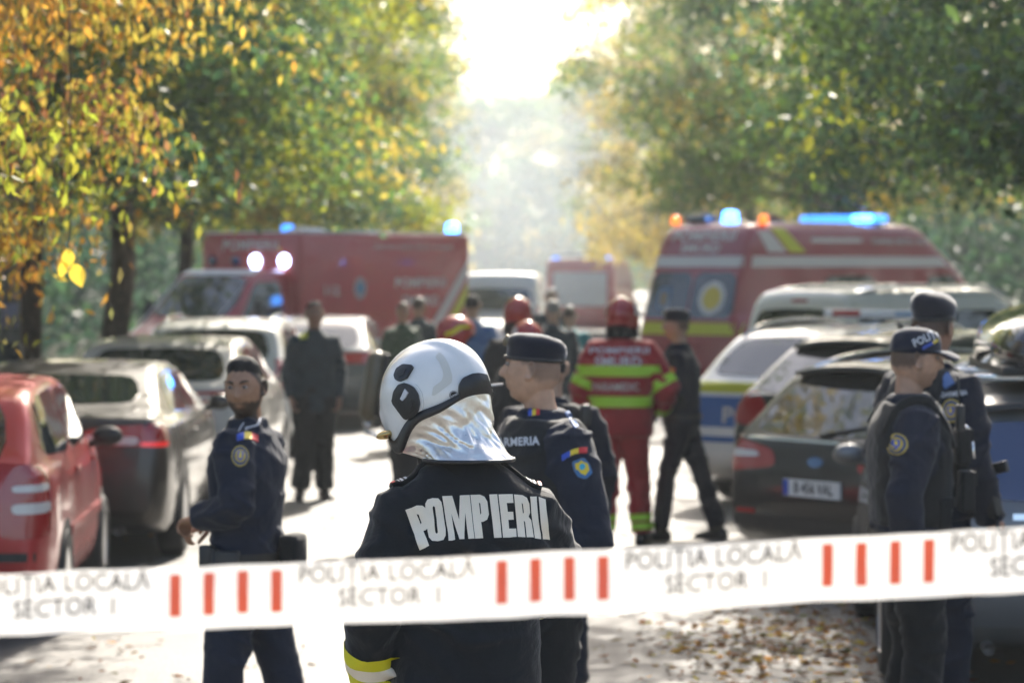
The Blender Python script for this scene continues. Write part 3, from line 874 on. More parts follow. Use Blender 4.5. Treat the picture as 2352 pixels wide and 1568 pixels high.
# dark green car
sp = dict(L=4.3, W=1.8, H=1.58, top=hatch_top(4.3, 1.58, 1.12, .5), belt=flat_belt(4.3, 1.05, 1.0), tum=.73)
c = Car('parked_car', 'dark green car with round red tail lamp between black estate and police car', 'car', (2.27, 21.5), R(45), sp, paint('green', (0.012, 0.024, 0.02), .22), 'cars parked at an angle to the kerb')
c.rear_patch('rear_window', [(-.7, 1.12), (.7, 1.12), (.56, 1.5), (-.56, 1.5)], M_GLASS)
side_glass(c, .55, 3.2, 1.48, 1.08, 1.85)
c.wheels(.82, 3.45, .33)
for s in (-1, 1): c.corner_patch('tail_light', s, [(-.1 + .13 * math.cos(a), 1.0 + .13 * math.sin(a)) for a in [k * math.pi / 7 for k in range(14)]], M_REDLAMP, smooth=0)
c.plate('', .72); c.mirrors(2.95, 1.08); c.spoiler(.42, 1.5, 1.15); c.wiper(1.13)
c.rear_patch('trim_strip', [(-.68, 1.09), (.68, 1.09), (.68, 1.108), (-.68, 1.108)], M_CHROME, smooth=0)
b = MB(); b.tube([(0, -1.0, 1.57), (0, -1.1, 1.66)], [.03, .012], 8); b.build('aerial', M_BLACK, c.root)
# police car
WHITE = paint('police_white', (0.72, 0.71, 0.68), .3, 0.0)
M_PBLUE = mat('livery_blue', (0.015, 0.10, 0.33), .4)
sp = dict(L=4.35, W=1.82, H=1.6, top=hatch_top(4.35, 1.56, 1.08, .5), belt=flat_belt(4.35, 1.02, 1.0), tum=.74)
c = Car('police_car', 'white police car with yellow band and blue lettered panel on its tailgate', 'police car', (2.16, 24.4), R(38), sp, WHITE, None)
c.rear_patch('rear_window', [(-.68, 1.14), (.68, 1.14), (.56, 1.47), (-.56, 1.47)], M_GLASS)
side_glass(c, .5, 3.25, 1.45, 1.06, 1.85)
c.wheels(.85, 3.5, .34)
c.rear_patch('yellow_band', [(-.8, 1.0), (.8, 1.0), (.79, 1.09), (-.79, 1.09)], M_YREFL, smooth=0)
pb = c.rear_patch('blue_panel', [(-.78, .7), (.78, .7), (.78, .965), (-.78, .965)], M_PBLUE, .004, 0)
c.text('panel_lettering', 'POLIȚIA', .19, 'rear', 0, .8, M_WREFL, .004, 1.25, parent=pb)
c.rear_patch('panel_crest', [(-.03, .89), (.03, .89), (.035, .95), (0, .962), (-.035, .95)], M_WREFL, .008, 1, parent=pb)
c.rear_patch('blue_line', [(-.82, .57), (.82, .57), (.82, .62), (-.82, .62)], M_PBLUE, smooth=0)
for s in (-1, 1):
    c.corner_patch('tail_light', s, [(-.05, .72), (.14, .72), (.15, 1.0), (-.02, 1.02)], M_REDLAMP)
    c.side_patch('yellow_band', s, [(.5, .92), (3.6, .9), (3.6, 1.0), (.5, 1.0)], M_YREFL, smooth=0)
    p2 = c.side_patch('blue_panel', s, [(1.2, .5), (3.0, .5), (3.0, .88), (1.2, .88)], M_PBLUE, smooth=0)
    c.text('panel_lettering', 'POLIȚIA', .24, 'side', 2.1, .69, M_WREFL, .004, 1.25, parent=p2, side=s)
c.plate('', .47); c.mirrors(3.0, 1.08); c.rails(.6, 2.7, .6, 1.58, lift=.06)
lb = MB(); lb.box((0, -.15, 1.66), (1.15, .26, .08)); l0 = lb.build('light_bar', mat('lens_white', (.75, .77, .8), .2, coat=1), c.root, bevel=.02)
for s, mm in ((-1, M_REDLAMP), (1, mat('lens_paleblue', (.3, .42, .6), .2, coat=1))):
    b = MB(); b.box((s * .33, -.15, 1.665), (.3, .27, .06)); b.build('light_bar_lens', mm, l0, bevel=.012)

# white van
def van_top(L, H, tail=.9, rake=.12, hood=1.15, ws=1.25, nose=.62):
    return [(0, .6), (.02, .8), (.04, 1.05), (.04 + rake * .6, H * .75), (.05 + rake, H - .1), (.16 + rake, H - .02), (.6, H), (L * .55, H), (L - ws - .65, H - .06), (L - ws - .45, H - .16), (L - .62, hood), (L - .5, hood - .06), (L - .1, nose + .28), (L, nose)]
sp = dict(L=4.4, W=1.82, H=1.85, top=van_top(4.4, 1.85), belt=flat_belt(4.4, 1.1, 1.05), tum=.82, rnd=.12)
c = Car('parked_van', 'white passenger van with roof rails parked between the ambulance van and the police car', 'van', (2.92, 30.2), R(52), sp, paint('van_white', (0.68, 0.68, 0.62), .35, 0.0), None)
c.rear_patch('rear_window', [(-.68, 1.12), (.68, 1.12), (.62, 1.64), (-.62, 1.64)], M_GLASS)
for s in (-1, 1):
    for a, bb in ((.3, 1.4), (1.5, 2.5), (2.6, 3.45)):
        c.side_patch('side_window', s, [(a, 1.1), (bb, 1.1), (bb - (.35 if a > 2.5 else 0), 1.62), (a, 1.62)], M_GLASS, smooth=1)
    c.corner_patch('tail_light', s, [(-.04, .85), (.1, .85), (.1, 1.35), (-.04, 1.35)], M_REDLAMP)
c.wheels(.9, 3.55, .32); c.plate('', .8); c.mirrors(3.3, 1.15); c.rails(.35, 3.0, .68, 1.85, lift=.06, r=.02); c.wiper(1.15)
c.rear_patch('brake_lamp', [(-.12, 1.71), (.12, 1.71), (.12, 1.74), (-.12, 1.74)], M_REDLAMP, smooth=0)

# ambulance van
AMB = paint('ambulance_red', (0.30, 0.020, 0.024), .34, 0.0)
sp = dict(L=6.9, W=2.0, H=2.74, top=[(0, .5), (.02, .8), (.05, 1.3), (.18, 1.75), (.42, 2.45), (.5, 2.6), (.62, 2.7), (.9, 2.74), (4.5, 2.74), (4.8, 2.68), (5.9, 1.95), (6.3, 1.35), (6.45, 1.2), (6.78, 1.0), (6.9, .6)],
          belt=[(0, 1.35), (5.6, 1.35), (6.9, 1.1)], tum=.84, rnd=.13)
c = Car('ambulance_van', 'dark red high roofed rescue ambulance van with white and yellow bands, blue lights on', 'ambulance', (2.54, 42.0), R(44), sp, AMB, None)
rw = c.rear_patch('rear_window', [(-.86, 1.32), (-.02, 1.32), (-.02, 2.0), (-.8, 2.0)], M_GLASS, smooth=1)
rw2 = c.rear_patch('rear_window', [(.02, 1.32), (.86, 1.32), (.8, 2.0), (.02, 2.0)], M_GLASS, smooth=1)
circ = lambda x, z, r, n=18: [(x + r * math.cos(2 * math.pi * k / n), z + r * math.sin(2 * math.pi * k / n)) for k in range(n)]
e1 = c.rear_patch('window_emblem', circ(.42, 1.62, .25), M_WREFL, .008, 0, parent=rw2); c.rear_patch('window_emblem_centre', circ(.42, 1.62, .17), mat('emblem_gold', (.6, .45, .03), .4), .012, 0, parent=rw2)
c.rear_patch('window_emblem', [(-.62, 1.45), (-.4, 1.45), (-.38, 1.78), (-.64, 1.78)], mat('emblem_bluegrey', (.1, .17, .26), .4), .008, 1, parent=rw)
c.rear_patch('window_emblem_centre', [(-.56, 1.5), (-.46, 1.5), (-.45, 1.7), (-.57, 1.7)], mat('emblem_tan', (.3, .2, .08), .4), .012, 1, parent=rw)
c.rear_patch('white_band', [(-.86, 2.08), (.86, 2.08), (.83, 2.24), (-.83, 2.24)], M_WREFL, smooth=0)
c.rear_patch('yellow_band', [(-.95, 1.08), (.95, 1.08), (.95, 1.26), (-.95, 1.26)], M_YREFL, smooth=0)
c.text('roof_lettering', 'POMPIERII', .2, 'rear', 0, 2.53, M_WREFL, .006, 1.3); c.text('roof_lettering', 'SMURD', .17, 'rear', 0, 2.35, M_WREFL, .006, 1.3)
for s in (-1, 1):
    c.side_patch('white_band', s, [(.5, 2.08), (5.55, 2.08), (5.35, 2.24), (.55, 2.24)], M_WREFL, smooth=0)
    c.side_patch('white_slash', s, [(.9, 2.3), (1.35, 2.3), (.95, 2.62), (.68, 2.62)], M_WREFL, smooth=0)
    c.side_patch('yellow_slash', s, [(1.42, 2.3), (1.8, 2.3), (1.3, 2.66), (.98, 2.66)], M_YREFL, smooth=0)
    c.side_patch('white_line', s, [(1.95, 2.45), (3.2, 2.45), (3.2, 2.52), (1.95, 2.52)], M_WREFL, smooth=0)
    c.text('side_lettering', 'POMPIERII PENTRU VIAȚĂ', .11, 'side', 4.2, 2.47, M_WREFL, .003, 1.1, side=s)
    c.side_patch('side_window', s, [(4.8, 1.35), (5.9, 1.35), (5.6, 1.95), (4.85, 1.95)], M_GLASS, smooth=1)
    c.side_patch('side_window', s, [(2.2, 1.35), (3.5, 1.35), (3.5, 1.95), (2.2, 1.95)], M_GLASS, smooth=1)
    c.side_patch('yellow_band', s, [(.5, 1.0), (5.6, 1.0), (5.6, 1.15), (.5, 1.15)], M_YREFL, smooth=0)
    c.corner_patch('tail_light', s, [(-.06, .7), (.06, .7), (.06, 1.0), (-.06, 1.0)], M_REDLAMP)
c.front_patch('windscreen', [(-.8, 1.3), (.8, 1.3), (.72, 1.95), (-.72, 1.95)], M_GLASS)
c.wheels(1.3, 5.85, .35, .22); c.plate('', .62); c.mirrors(5.75, 1.5, M_BLACK)
def beacon(car, x, y, z, m, r=.09, h=.16, parent=None, loc=True):
    b = MB(); b.lathe([(r * 1.15, 0), (r * 1.15, .03), (r, .035), (r, h * .75), (r * .8, h * .93), (r * .35, h)], (x, y - car.L / 2, z), (0, 0, 1), 18)
    return b.build('beacon', m, parent or car.root)
beacon(c, .1, .95, 2.755, M_BEACON, .12, .17)
beacon(c, -.78, .72, 2.72, M_AMBER, .07, .14); beacon(c, .78, .9, 2.72, M_AMBER, .07, .14)
b = MB(); b.box((-.4, .85 - 3.45, 2.8), (.42, .3, .12)); b.build('roof_light_housing', mat('smoked_blue', (.03, .06, .09), .15, coat=1), c.root, bevel=.03)
b = MB(); b.lathe([(.16, 0), (.16, .05), (.1, .1), (.03, .13)], (0, 2.1 - 3.45, 2.755), (0, 0, 1), 16); b.build('roof_vent', mat('vent_maroon', (.09, .02, .025), .5), c.root)
b = MB(); b.box((0, 3.85 - 3.45, 2.83), (1.5, .34, .13)); lbar = b.build('light_bar', M_BEACOFF, c.root, bevel=.04)
b = MB(); b.box((.5, 3.84 - 3.45, 2.835), (.42, .36, .12)); b.build('light_bar_lamp', M_BEACON, lbar, bevel=.04)
b = MB(); b.box((0, 3.85 - 3.45, 2.765), (1.2, .2, .03)); b.build('light_bar_foot', M_BLACK, lbar)
c.rails(.9, 3.3, .72, 2.74, M_CHROME, .012, .012)

# boxy ambulance with separate cab, facing the camera side
def box_ambulance():
    yaw = math.atan2(-.643, -.766)                       # heading towards the parked row
    near = Vector((-3.12, 42.0, 0)); hd = Vector((-.643, -.766, 0)); rt = Vector((-.766, .643, 0))
    L, W = 3.8, 2.1
    cen = near - hd * L / 2 + rt * W / 2
    root = empty('box_ambulance', cen, -yaw, 'red box bodied ambulance truck turned across the road, roof lamps flashing', 'ambulance')
    red = paint('box_red', (0.42, 0.024, 0.030), .34, 0.0)
    # in the local frame: +Y forward, +X right; box spans y -L/2..L/2
    b = MB(); b.box((0, 0, 1.55), (W, L, 2.06)); body = b.build('box_body', red, root, bevel=.05)
    b = MB(); b.box((0, 0, 2.59), (W - .12, L - .1, .04)); b.build('roof_panel', mat('roof_cream', (.6, .57, .53), .4), root, bevel=.015)
    b = MB(); b.box((0, .9, .42), (W * .8, L + 1.9, .22)); b.build('chassis', M_CHAS, root)
    # cab: same loft as the vans
    sp = dict(L=2.1, W=1.98, H=2.06, top=[(0, 2.06), (.5, 2.05), (.72, 1.98), (1.32, 1.32), (1.42, 1.24), (1.8, 1.06), (2.05, .9), (2.1, .55)], belt=[(0, 1.25), (1.3, 1.2), (2.1, .9)],
              plan=[(0, .98), (1.2, .98), (1.7, .93), (1.95, .84), (2.1, .68)], bot=[(0, .3), (1.9, .28), (2.1, .4)], tum=.82, rnd=.1)
    me = car_body(sp)
    off = Vector((0, L / 2 - .01 + 1.05, 0))
    for q in me.vertices: q.co = q.co + off
    me.update()
    cab = mesh_obj('cab', me, red, root); bv = bvh_of(me)
    def pt(name, poly, o, u, d, m, offs=.004, parent=None, sm=2):
        bm = flat_fill(chaikin(poly, sm) if sm else poly, .08); project(bm, bv, o, u, (0, 0, 1), d, offs); return bm_obj(name, bm, m, parent or root)
    yf = off.y + 1.05
    pt('windscreen', [(-.84, 1.34), (.84, 1.34), (.74, 1.95), (-.74, 1.95)], (0, yf, 0), (1, 0, 0), (0, -1, 0), M_GLASS)
    pt('sun_visor', [(-.8, 1.95), (.8, 1.95), (.78, 2.02), (-.78, 2.02)], (0, yf, 0), (1, 0, 0), (0, -1, 0), mat('visor_white', (.7, .68, .66), .4), .02)
    pt('grille', [(-.5, .72), (.5, .72), (.5, .92), (-.5, .92)], (0, yf, 0), (1, 0, 0), (0, -1, 0), M_BLACK)
    y0 = off.y - 1.05
    for s in (-1, 1):
        pt('side_window', [(y0 + .2, 1.28), (y0 + 1.12, 1.24), (y0 + .72, 1.86), (y0 + .2, 1.86)], (s, 0, 0), (0, 1, 0), (-s, 0, 0), M_GLASS, sm=1)
        pt('headlight', [(s * .55, .8), (s * .85, .84), (s * .82, 1.0), (s * .58, .94)], (0, yf, 0), (1, 0, 0), (0, -1, 0), M_CLEAR)
        b = MB(); b.box((s * 1.16, y0 + 1.0, 1.4), (.16, .07, .34)); b.tube([(s * .92, y0 + 1.05, 1.25), (s * 1.14, y0 + 1.0, 1.3)], .02, 6); b.build('mirror', M_BLACK, root, bevel=.015)
    for y in (-1.0, L / 2 + 1.25):
        for s in (-1, 1):
            t = MB(); t.lathe([(.2, -.11), (.33, -.11), (.36, -.07), (.36, .07), (.33, .11), (.2, .11), (.2, -.11)], (0, 0, 0), (1, 0, 0), 24)
            wl = MB(); wl.lathe([(.05, .09), (.2, .05), (.2, -.08)], (0, 0, 0), (1, 0, 0), 20)
            w = wl.build('wheel', M_RIM, root, loc=(s * .93, y, .36), rot=(0, 0, 0 if s > 0 else math.pi)); t.build('tyre', M_RUBBER, w)
            if y < 0:
                a = MB(); a.box((s * 1.046, y, .58), (.02, .95, .18)); a.build('wheel_arch', M_CHAS, root)
    # front wall of the box above the cab: lettering and four lamps
    yb = L / 2 + .006
    def flat(name, v, f, o, u, m, parent):
        me = bpy.data.meshes.new(name); o, u = Vector(o), Vector(u)
        me.from_pydata([o + u * q[0] + Vector((0, 0, q[1])) for q in v], [], f); return mesh_obj(name, me, m, parent)
    v, f = text_poly('POMPIERII', .2, .006, 1.25); flat('box_lettering', v, f, (0, yb, 2.40), (-1, 0, 0), M_WREFL, body)
    for i, (x, m) in enumerate(((-.72, M_BEACONW), (-.12, M_BEACONW), (.3, M_BEACOFF), (.8, M_BEACOFF))):
        r = .085 if m is M_BEACONW else .07
        b = MB(); b.lathe([(r * 1.2, 0), (r * 1.15, .03), (r, .035), (r * .9, .06), (.02, .075)], (x, L / 2, 2.17), (0, 1, 0), 18); b.build('flashing_lamp' if m is M_BEACONW else 'lamp', m if m is M_BEACONW else mat('lamp_navy', (.02, .03, .1), .2, coat=1), root)
    for sx in (-1, 1):
        xs = sx * (W / 2 + .006); u = (0, sx, 0)
        v, f = text_poly('POMPIERII', .2, .006, 1.25); flat('box_lettering', v, f, (xs, -.75 , 1.83), u, M_WREFL, body)
        v, f = text_poly('SMURD', .2, .006, 1.25); flat('box_lettering', v, f, (xs, -.75, 1.55), u, M_WREFL, body)
        v, f = text_poly('112', .2, .004, 1.2); flat('box_lettering', v, f, (xs, 1.25, 1.72), u, M_WREFL, body)
        for wd_, yo_ in (('INSPECTORATUL', -.75), ('PENTRU', -.3), ('SITUAȚII', .05), ('DE', .3), ('URGENȚĂ', .58)):
            v, f = text_poly(wd_, .075, .001, 1.05); flat('box_lettering', v, f, (xs, -.75 + yo_ * sx, 2.38), u, M_WREFL, body)
        n = 20; ring = [(.14 * math.cos(2 * math.pi * k / n), .17 * math.sin(2 * math.pi * k / n)) for k in range(n)]
        flat('emblem', ring, [tuple(range(n))], (xs, .62, 1.76), u, mat('emblem_pale', (.35, .3, .3), .5), body)
        star = []
        for k in range(12):
            rr_ = .12 if k % 2 == 0 else .06; a = math.pi / 6 * k + math.pi / 2
            star.append((rr_ * math.cos(a), rr_ * math.sin(a)))
        flat('emblem_star', star, [tuple(range(12))], (xs + sx * .004, .62, 1.76), u, mat('star_blue', (.03, .2, .34), .5), body)
        back = -L / 2 * (1 if sx < 0 else 1)
        q = [(-1.86, 2.2), (-1.86, 1.95), (-.95, .85), (-.7, .85)]
        flat('white_stripe', [(y * sx, z) for y, z in q], [(0, 1, 2, 3)], (xs, 0, 0), u, M_WREFL, body)
        q = [(-1.86, 1.85), (-1.86, 1.6), (-1.3, .9), (-1.1, .9)]
        flat('yellow_stripe', [(y * sx, z) for y, z in q], [(0, 1, 2, 3)], (xs, 0, 0), u, M_YREFL, body)
        b = MB(); b.box((sx * (W / 2 - .02), 0, 2.6), (.05, L - .1, .03)); b.build('roof_gutter', M_CHROME, root)
    class _c: pass
    cc = _c(); cc.L = 0; cc.root = root
    beacon(cc, -.85, -L / 2 + .18, 2.6, M_BEACON, .1, .18); beacon(cc, .5, .6, 2.6, M_BEACOFF, .1, .14)
    b = MB(); b.ell((-.2, .9, 2.6), (.32, .32, .09), 16, 8); b.build('roof_vent', mat('roof_cream', (.6, .57, .53), .4), root)
box_ambulance()

# vehicles down the road
sp = dict(L=4.2, W=1.72, H=1.38, top=hatch_top(4.2, 1.38, .98, .5), belt=flat_belt(4.2, .94, .9), tum=.74)
c = Car('car_in_road', 'dark car with teal edged roof and red lamps stopped mid road among the rescuers', 'car', (-.3, 36), R(-2), sp, paint('teal_black', (0.012, 0.03, 0.03), .25), None)
c.rear_patch('rear_window', [(-.6, 1.0), (.6, 1.0), (.52, 1.32), (-.52, 1.32)], M_GLASS); side_glass(c, .5, 3.0, 1.3, .95, 1.8); c.wheels(.8, 3.4, .31)
c.rear_patch('roof_edge_trim', [(-.52, 1.325), (.52, 1.325), (.5, 1.36), (-.5, 1.36)], mat('teal_trim', (.02, .3, .28), .3), smooth=0)
for s in (-1, 1): c.corner_patch('tail_light', s, [(-.3, .8), (.12, .8), (.12, .98), (-.3, .98)], M_REDLAMP)
c.plate('', .7)
sp = dict(L=5.2, W=1.9, H=1.95, top=van_top(5.2, 1.95), belt=flat_belt(5.2, 1.15, 1.1), tum=.84, rnd=.1)
c = Car('white_van', 'white van with bright roof standing far down the road', 'van', (-.3, 57), R(3), sp, paint('far_white', (0.75, 0.75, 0.73), .35, 0.0), None)
c.rear_patch('rear_window', [(-.7, 1.2), (.7, 1.2), (.66, 1.65), (-.66, 1.65)], M_GLASS); c.wheels(1.0, 4.2, .34)
for s in (-1, 1): c.corner_patch('tail_light', s, [(-.05, .8), (.08, .8), (.08, 1.3), (-.05, 1.3)], M_REDLAMP)
sp = dict(L=6.5, W=2.3, H=2.3, top=van_top(6.5, 2.3, hood=1.3), belt=flat_belt(6.5, 1.3, 1.2), tum=.9, rnd=.08)
c = Car('fire_engine', 'pale red fire engine with white roof bar half lost in the haze', 'fire engine', (2.0, 84), R(8), sp, paint('far_red', (0.4, 0.03, 0.03), .35, 0.0), None)
c.rear_patch('rear_shutter', [(-.8, .9), (.8, .9), (.8, 1.9), (-.8, 1.9)], mat('shutter_alu', (.5, .5, .5), .4, .5), smooth=0); c.wheels(1.3, 5.2, .42, .26)
b = MB(); b.box((-.2, -2.9, 2.42), (1.3, .3, .14)); b.build('roof_light_bar', mat('bar_white', (.8, .78, .75), .3), c.root, bevel=.03)
for s in (-1, 1):
    beacon(c, s * .8, .7, 2.3, M_BEACOFF, .1, .16); c.corner_patch('tail_light', s, [(-.08, .8), (.08, .8), (.08, 1.2), (-.08, 1.2)], M_REDLAMP)
# ------------------------------------------------------------------ people
def fabric(name, c, rough=0.85, sheen=0.35, var=0.18, wr=0.4):
    m = mat('fabric_' + name, c, rough, var=var, vscale=7, bump=0.35, bscale=420, sheen=sheen, spec=0.25, bdist=0.002)
    nt = m.node_tree; b = nt.nodes['Principled BSDF']
    old = [l for l in nt.links if l.to_socket == b.inputs['Normal']]
    if wr > 0 and old and 'wr' not in m:
        m['wr'] = 1
        tc = [n for n in nt.nodes if n.type == 'TEX_COORD'][0]
        nz = nt.nodes.new('ShaderNodeTexNoise'); nz.inputs['Scale'].default_value = 9.0; nz.inputs['Detail'].default_value = 4; nz.inputs['Distortion'].default_value = 1.2
        nt.links.new(tc.outputs['Object'], nz.inputs['Vector'])
        bp = nt.nodes.new('ShaderNodeBump'); bp.inputs['Strength'].default_value = wr; bp.inputs['Distance'].default_value = 0.03
        nt.links.new(nz.outputs['Fac'], bp.inputs['Height']); nt.links.new(old[0].from_node.outputs[0], bp.inputs['Normal'])
        nt.links.new(bp.outputs[0], b.inputs['Normal'])
    return m

def skin_mat(name, c, hair):
    if name in MATS: return MATS[name]
    m = mat(name, c, 0.5, var=0.12, vscale=30, bump=0.15, bscale=250, spec=0.4, sss=0.12, bdist=0.002)
    nt = m.node_tree; b = nt.nodes['Principled BSDF']
    at = nt.nodes.new('ShaderNodeAttribute'); at.attribute_name = 'hairmask'
    mx = nt.nodes.new('ShaderNodeMix'); mx.data_type = 'RGBA'
    src = b.inputs['Base Color'].links[0].from_socket
    nt.links.new(at.outputs['Fac'], mx.inputs[0]); nt.links.new(src, mx.inputs[6]); mx.inputs[7].default_value = (*hair, 1)
    nt.links.new(mx.outputs[2], b.inputs['Base Color'])
    return m

NAVY = fabric('navy', (0.010, 0.015, 0.030), sheen=.1); NAVYD = fabric('navy_dark', (0.007, 0.010, 0.020), sheen=.1); BLACKC = fabric('black', (0.009, 0.010, 0.011), sheen=.1)
FFBLACK = fabric('fire_jacket', (0.010, 0.012, 0.015), .8, .22); REDC = fabric('rescue_red', (0.33, 0.016, 0.022), .75, .2); VEST = fabric('vest', (0.013, 0.014, 0.015), .8, .2)
BLUEC = fabric('blue_shirt', (0.035, 0.12, 0.30)); TEALC = fabric('teal', (0.01, 0.20, 0.22)); SLATE = fabric('slate', (0.02, 0.035, 0.045)); GREENC = fabric('green_top', (0.025, 0.055, 0.025))
M_BOOT = mat('boot_leather', (0.012, 0.012, 0.012), .4, bump=.3, bscale=80)
M_HAIRB = mat('hair_black', (0.012, 0.009, 0.008), .85, var=.4, vscale=80, bump=.8, bscale=180, bdist=.004); M_HAIRBR = mat('hair_brown', (0.06, 0.035, 0.02), .55, var=.4, vscale=80, bump=.8, bscale=180, bdist=.004); M_HAIRGR = mat('hair_grey', (0.2, 0.18, 0.16), .55, var=.3, vscale=80, bump=.8, bscale=180, bdist=.004)
M_EYEW = mat('eye_white', (0.32, 0.29, 0.27), .3); M_IRIS = mat('iris_dark', (0.015, 0.01, 0.008), .1)
M_LIME = mat('lime_reflective', (0.42, 0.72, 0.03), .5); M_SILVERB = mat('silver_reflective', (0.6, 0.6, 0.58), .45)
M_YEL = mat('yellow_band', (0.68, 0.62, 0.01), .55, bump=.2, bscale=200); M_CREAM = mat('cream_print', (0.85, 0.75, 0.60), .55, var=.05, vscale=10)
M_FBLUE = mat('flag_blue', (0.03, 0.08, 0.45), .6); M_FYEL = mat('flag_yellow', (0.75, 0.55, 0.03), .6); M_FRED = mat('flag_red', (0.6, 0.03, 0.03), .6)
M_PATCHW = mat('patch_white', (0.6, 0.6, 0.62), .6); M_PATCHG = mat('patch_gold', (0.5, 0.36, 0.06), .6); M_PATCHN = mat('patch_navy', (0.02, 0.05, 0.16), .6); M_REDTR = mat('red_trim', (0.7, 0.02, 0.02), .6)

def head_verts(nose=1.0):
    """grid of a head, +Y face, origin between the ears"""
    nz, nt_ = 44, 56
    rows = []
    for j in range(nz + 1):
        ph = -math.pi / 2 + math.pi * j / nz
        row = []
        for i in range(nt_):
            th = 2 * math.pi * i / nt_
            x = 0.076 * math.cos(ph) * math.cos(th); y = math.cos(ph) * math.sin(th); z = math.sin(ph)
            y *= 0.094 if y > 0 else 0.102
            z *= 0.112 if z > 0 else 0.122
            fr = max(0.0, math.sin(th)) * math.cos(ph)
            # jaw: narrower and squarer towards the chin, cut away at the nape
            k = smooth01((-0.005 - z) / 0.11)
            x *= 1 - 0.16 * k; x += 0.012 * k * math.copysign(1, math.cos(th)) * abs(math.cos(th)) ** 0.5 * math.cos(ph)
            if y < 0: y *= 1 - 0.45 * smooth01((-0.03 - z) / 0.08)
            if z > 0: x *= 1.03
            if fr > 0.2:
                f = smooth01((fr - 0.2) / 0.5)
                g = lambda cx, cz, sx, sz: math.exp(-((x - cx) / sx) ** 2 - ((z - cz) / sz) ** 2)
                nzp = smooth01((0.028 - z) / 0.05) * smooth01((z + 0.037) / 0.012)
                y += nose * f * 0.026 * math.exp(-(x / (0.009 + 0.006 * nzp)) ** 2) * nzp
                for s in (-1, 1):
                    y -= f * 0.011 * g(s * 0.03, 0.016, 0.016, 0.011)
                    y += f * 0.006 * g(s * 0.027, 0.036, 0.022, 0.008)
                    y += f * 0.005 * g(s * 0.044, -0.012, 0.02, 0.018)
                    y += f * 0.005 * g(s * 0.011, -0.03, 0.006, 0.006)
                y += f * (0.007 * g(0, -0.054, 0.02, 0.006) + 0.006 * g(0, -0.067, 0.018, 0.006) - 0.004 * g(0, -0.0605, 0.024, 0.0025) - 0.004 * g(0, -0.079, 0.025, 0.006))
                y += f * 0.012 * g(0, -0.1, 0.026, 0.016)
            row.append(Vector((x, y, z)))
        rows.append(row)
    return rows

def hand_into(mb, wr, d, palm, side, curl=0.5, size=1.0):
    """hand with palm, four fingers and a thumb; d: pointing direction, palm: palm normal, side: +1 right hand"""
    d = Vector(d).normalized(); pn = Vector(palm); pn = (pn - d * pn.dot(d)).normalized()
    t = d.cross(pn) * side                       # towards the thumb
    wr = Vector(wr)
    pc = lambda a, b, c: wr + (d * a + t * b + pn * c) * size
    mb.tube([pc(-.03, 0, 0), pc(.0, 0, 0), pc(.03, .0, 0), pc(.07, 0, .002), pc(.1, 0, .002)], [(.027 * size, .02 * size), (.029 * size, .02 * size), (.038 * size, .019 * size), (.042 * size, .017 * size), (.036 * size, .012 * size)], 12, up=pn)
    for k, (b, ln) in enumerate(((.03, .072), (.0105, .082), (-.0105, .076), (-.03, .06))):
        p = pc(.09, b, .002); a = 0.15; pts = [pc(.07, b, 0), p]
        for s in (.42, .33, .27):
            a += curl * (0.8 if s > .4 else 0.95)
            p = p + (d * math.cos(a) + pn * math.sin(a)) * ln * s * size
            pts.append(p)
        mb.tube(pts, [.0098 * size, .0098 * size, .009 * size, .0083 * size, .0066 * size], 8)
    p0 = pc(.02, .03, .006); p1 = p0 + (d * .55 + t * .75 + pn * .3).normalized() * .04 * size; p2 = p1 + (d * .85 + t * .2 + pn * .45).normalized() * .032 * size; p3 = p2 + (d * .8 - t * .05 + pn * .6).normalized() * .026 * size
    mb.tube([pc(.0, .012, .003), p0, p1, p2, p3], [.013 * size, .014 * size, .0115 * size, .0105 * size, .008 * size], 8)

def sup(a, b, y0, x0, z, n=28, e=2.4):
    o = []
    for k in range(n):
        t = 2 * math.pi * k / n; c, s = math.cos(t), math.sin(t)
        o.append(Vector((x0 + a * math.copysign(abs(c) ** (2 / e), c), y0 + b * math.copysign(abs(s) ** (2 / e), s), z)))
    return o

def folds(me, amp, seed, freq=5.0):
    me.update()
    n = len(me.vertices)
    co = [q.co.copy() for q in me.vertices]; no = [q.normal.copy() for q in me.vertices]
    off = Vector((seed * 3.1, seed * 1.7, seed * 0.9))
    for i in range(n):
        p = co[i]
        wv = noise.noise(p * 3.0 + off) * 0.35
        a = noise.noise(Vector((p.x * freq * .9, p.y * freq * .9, (p.z + wv * .3) * freq * 2.1)) + off)
        b = noise.noise(Vector((p.x * freq * 1.3 + p.z * 6, p.y * freq * 1.1 - p.z * 4, p.z * freq * .7)) - off)
        mk = 0.35 + 0.9 * smooth01(noise.noise(p * 4.0 - off) * 1.6 + 0.5)
        d = mk * amp * (1.5 * math.exp(-(a / 0.17) ** 2) + 1.1 * math.exp(-(b / 0.13) ** 2) - 1.0) + amp * 0.15 * noise.noise(p * 30 + off)
        me.vertices[i].co = p + no[i] * (d + amp * 0.5)
    me.update()

def remeshed(mb, voxel, smooth=4, amp=0.0, seed=1, freq=5.0):
    me = mb.mesh('m'); fix_normals(me)
    r = apply_mods(me, [('REMESH', dict(mode='VOXEL', voxel_size=voxel)), ('SMOOTH', dict(factor=0.5, iterations=smooth))])
    bpy.data.meshes.remove(me)
    if amp > 0: folds(r, amp, seed, freq)
    r.polygons.foreach_set('use_smooth', [True] * len(r.polygons)); r.update()
    r.materials.clear()
    return r

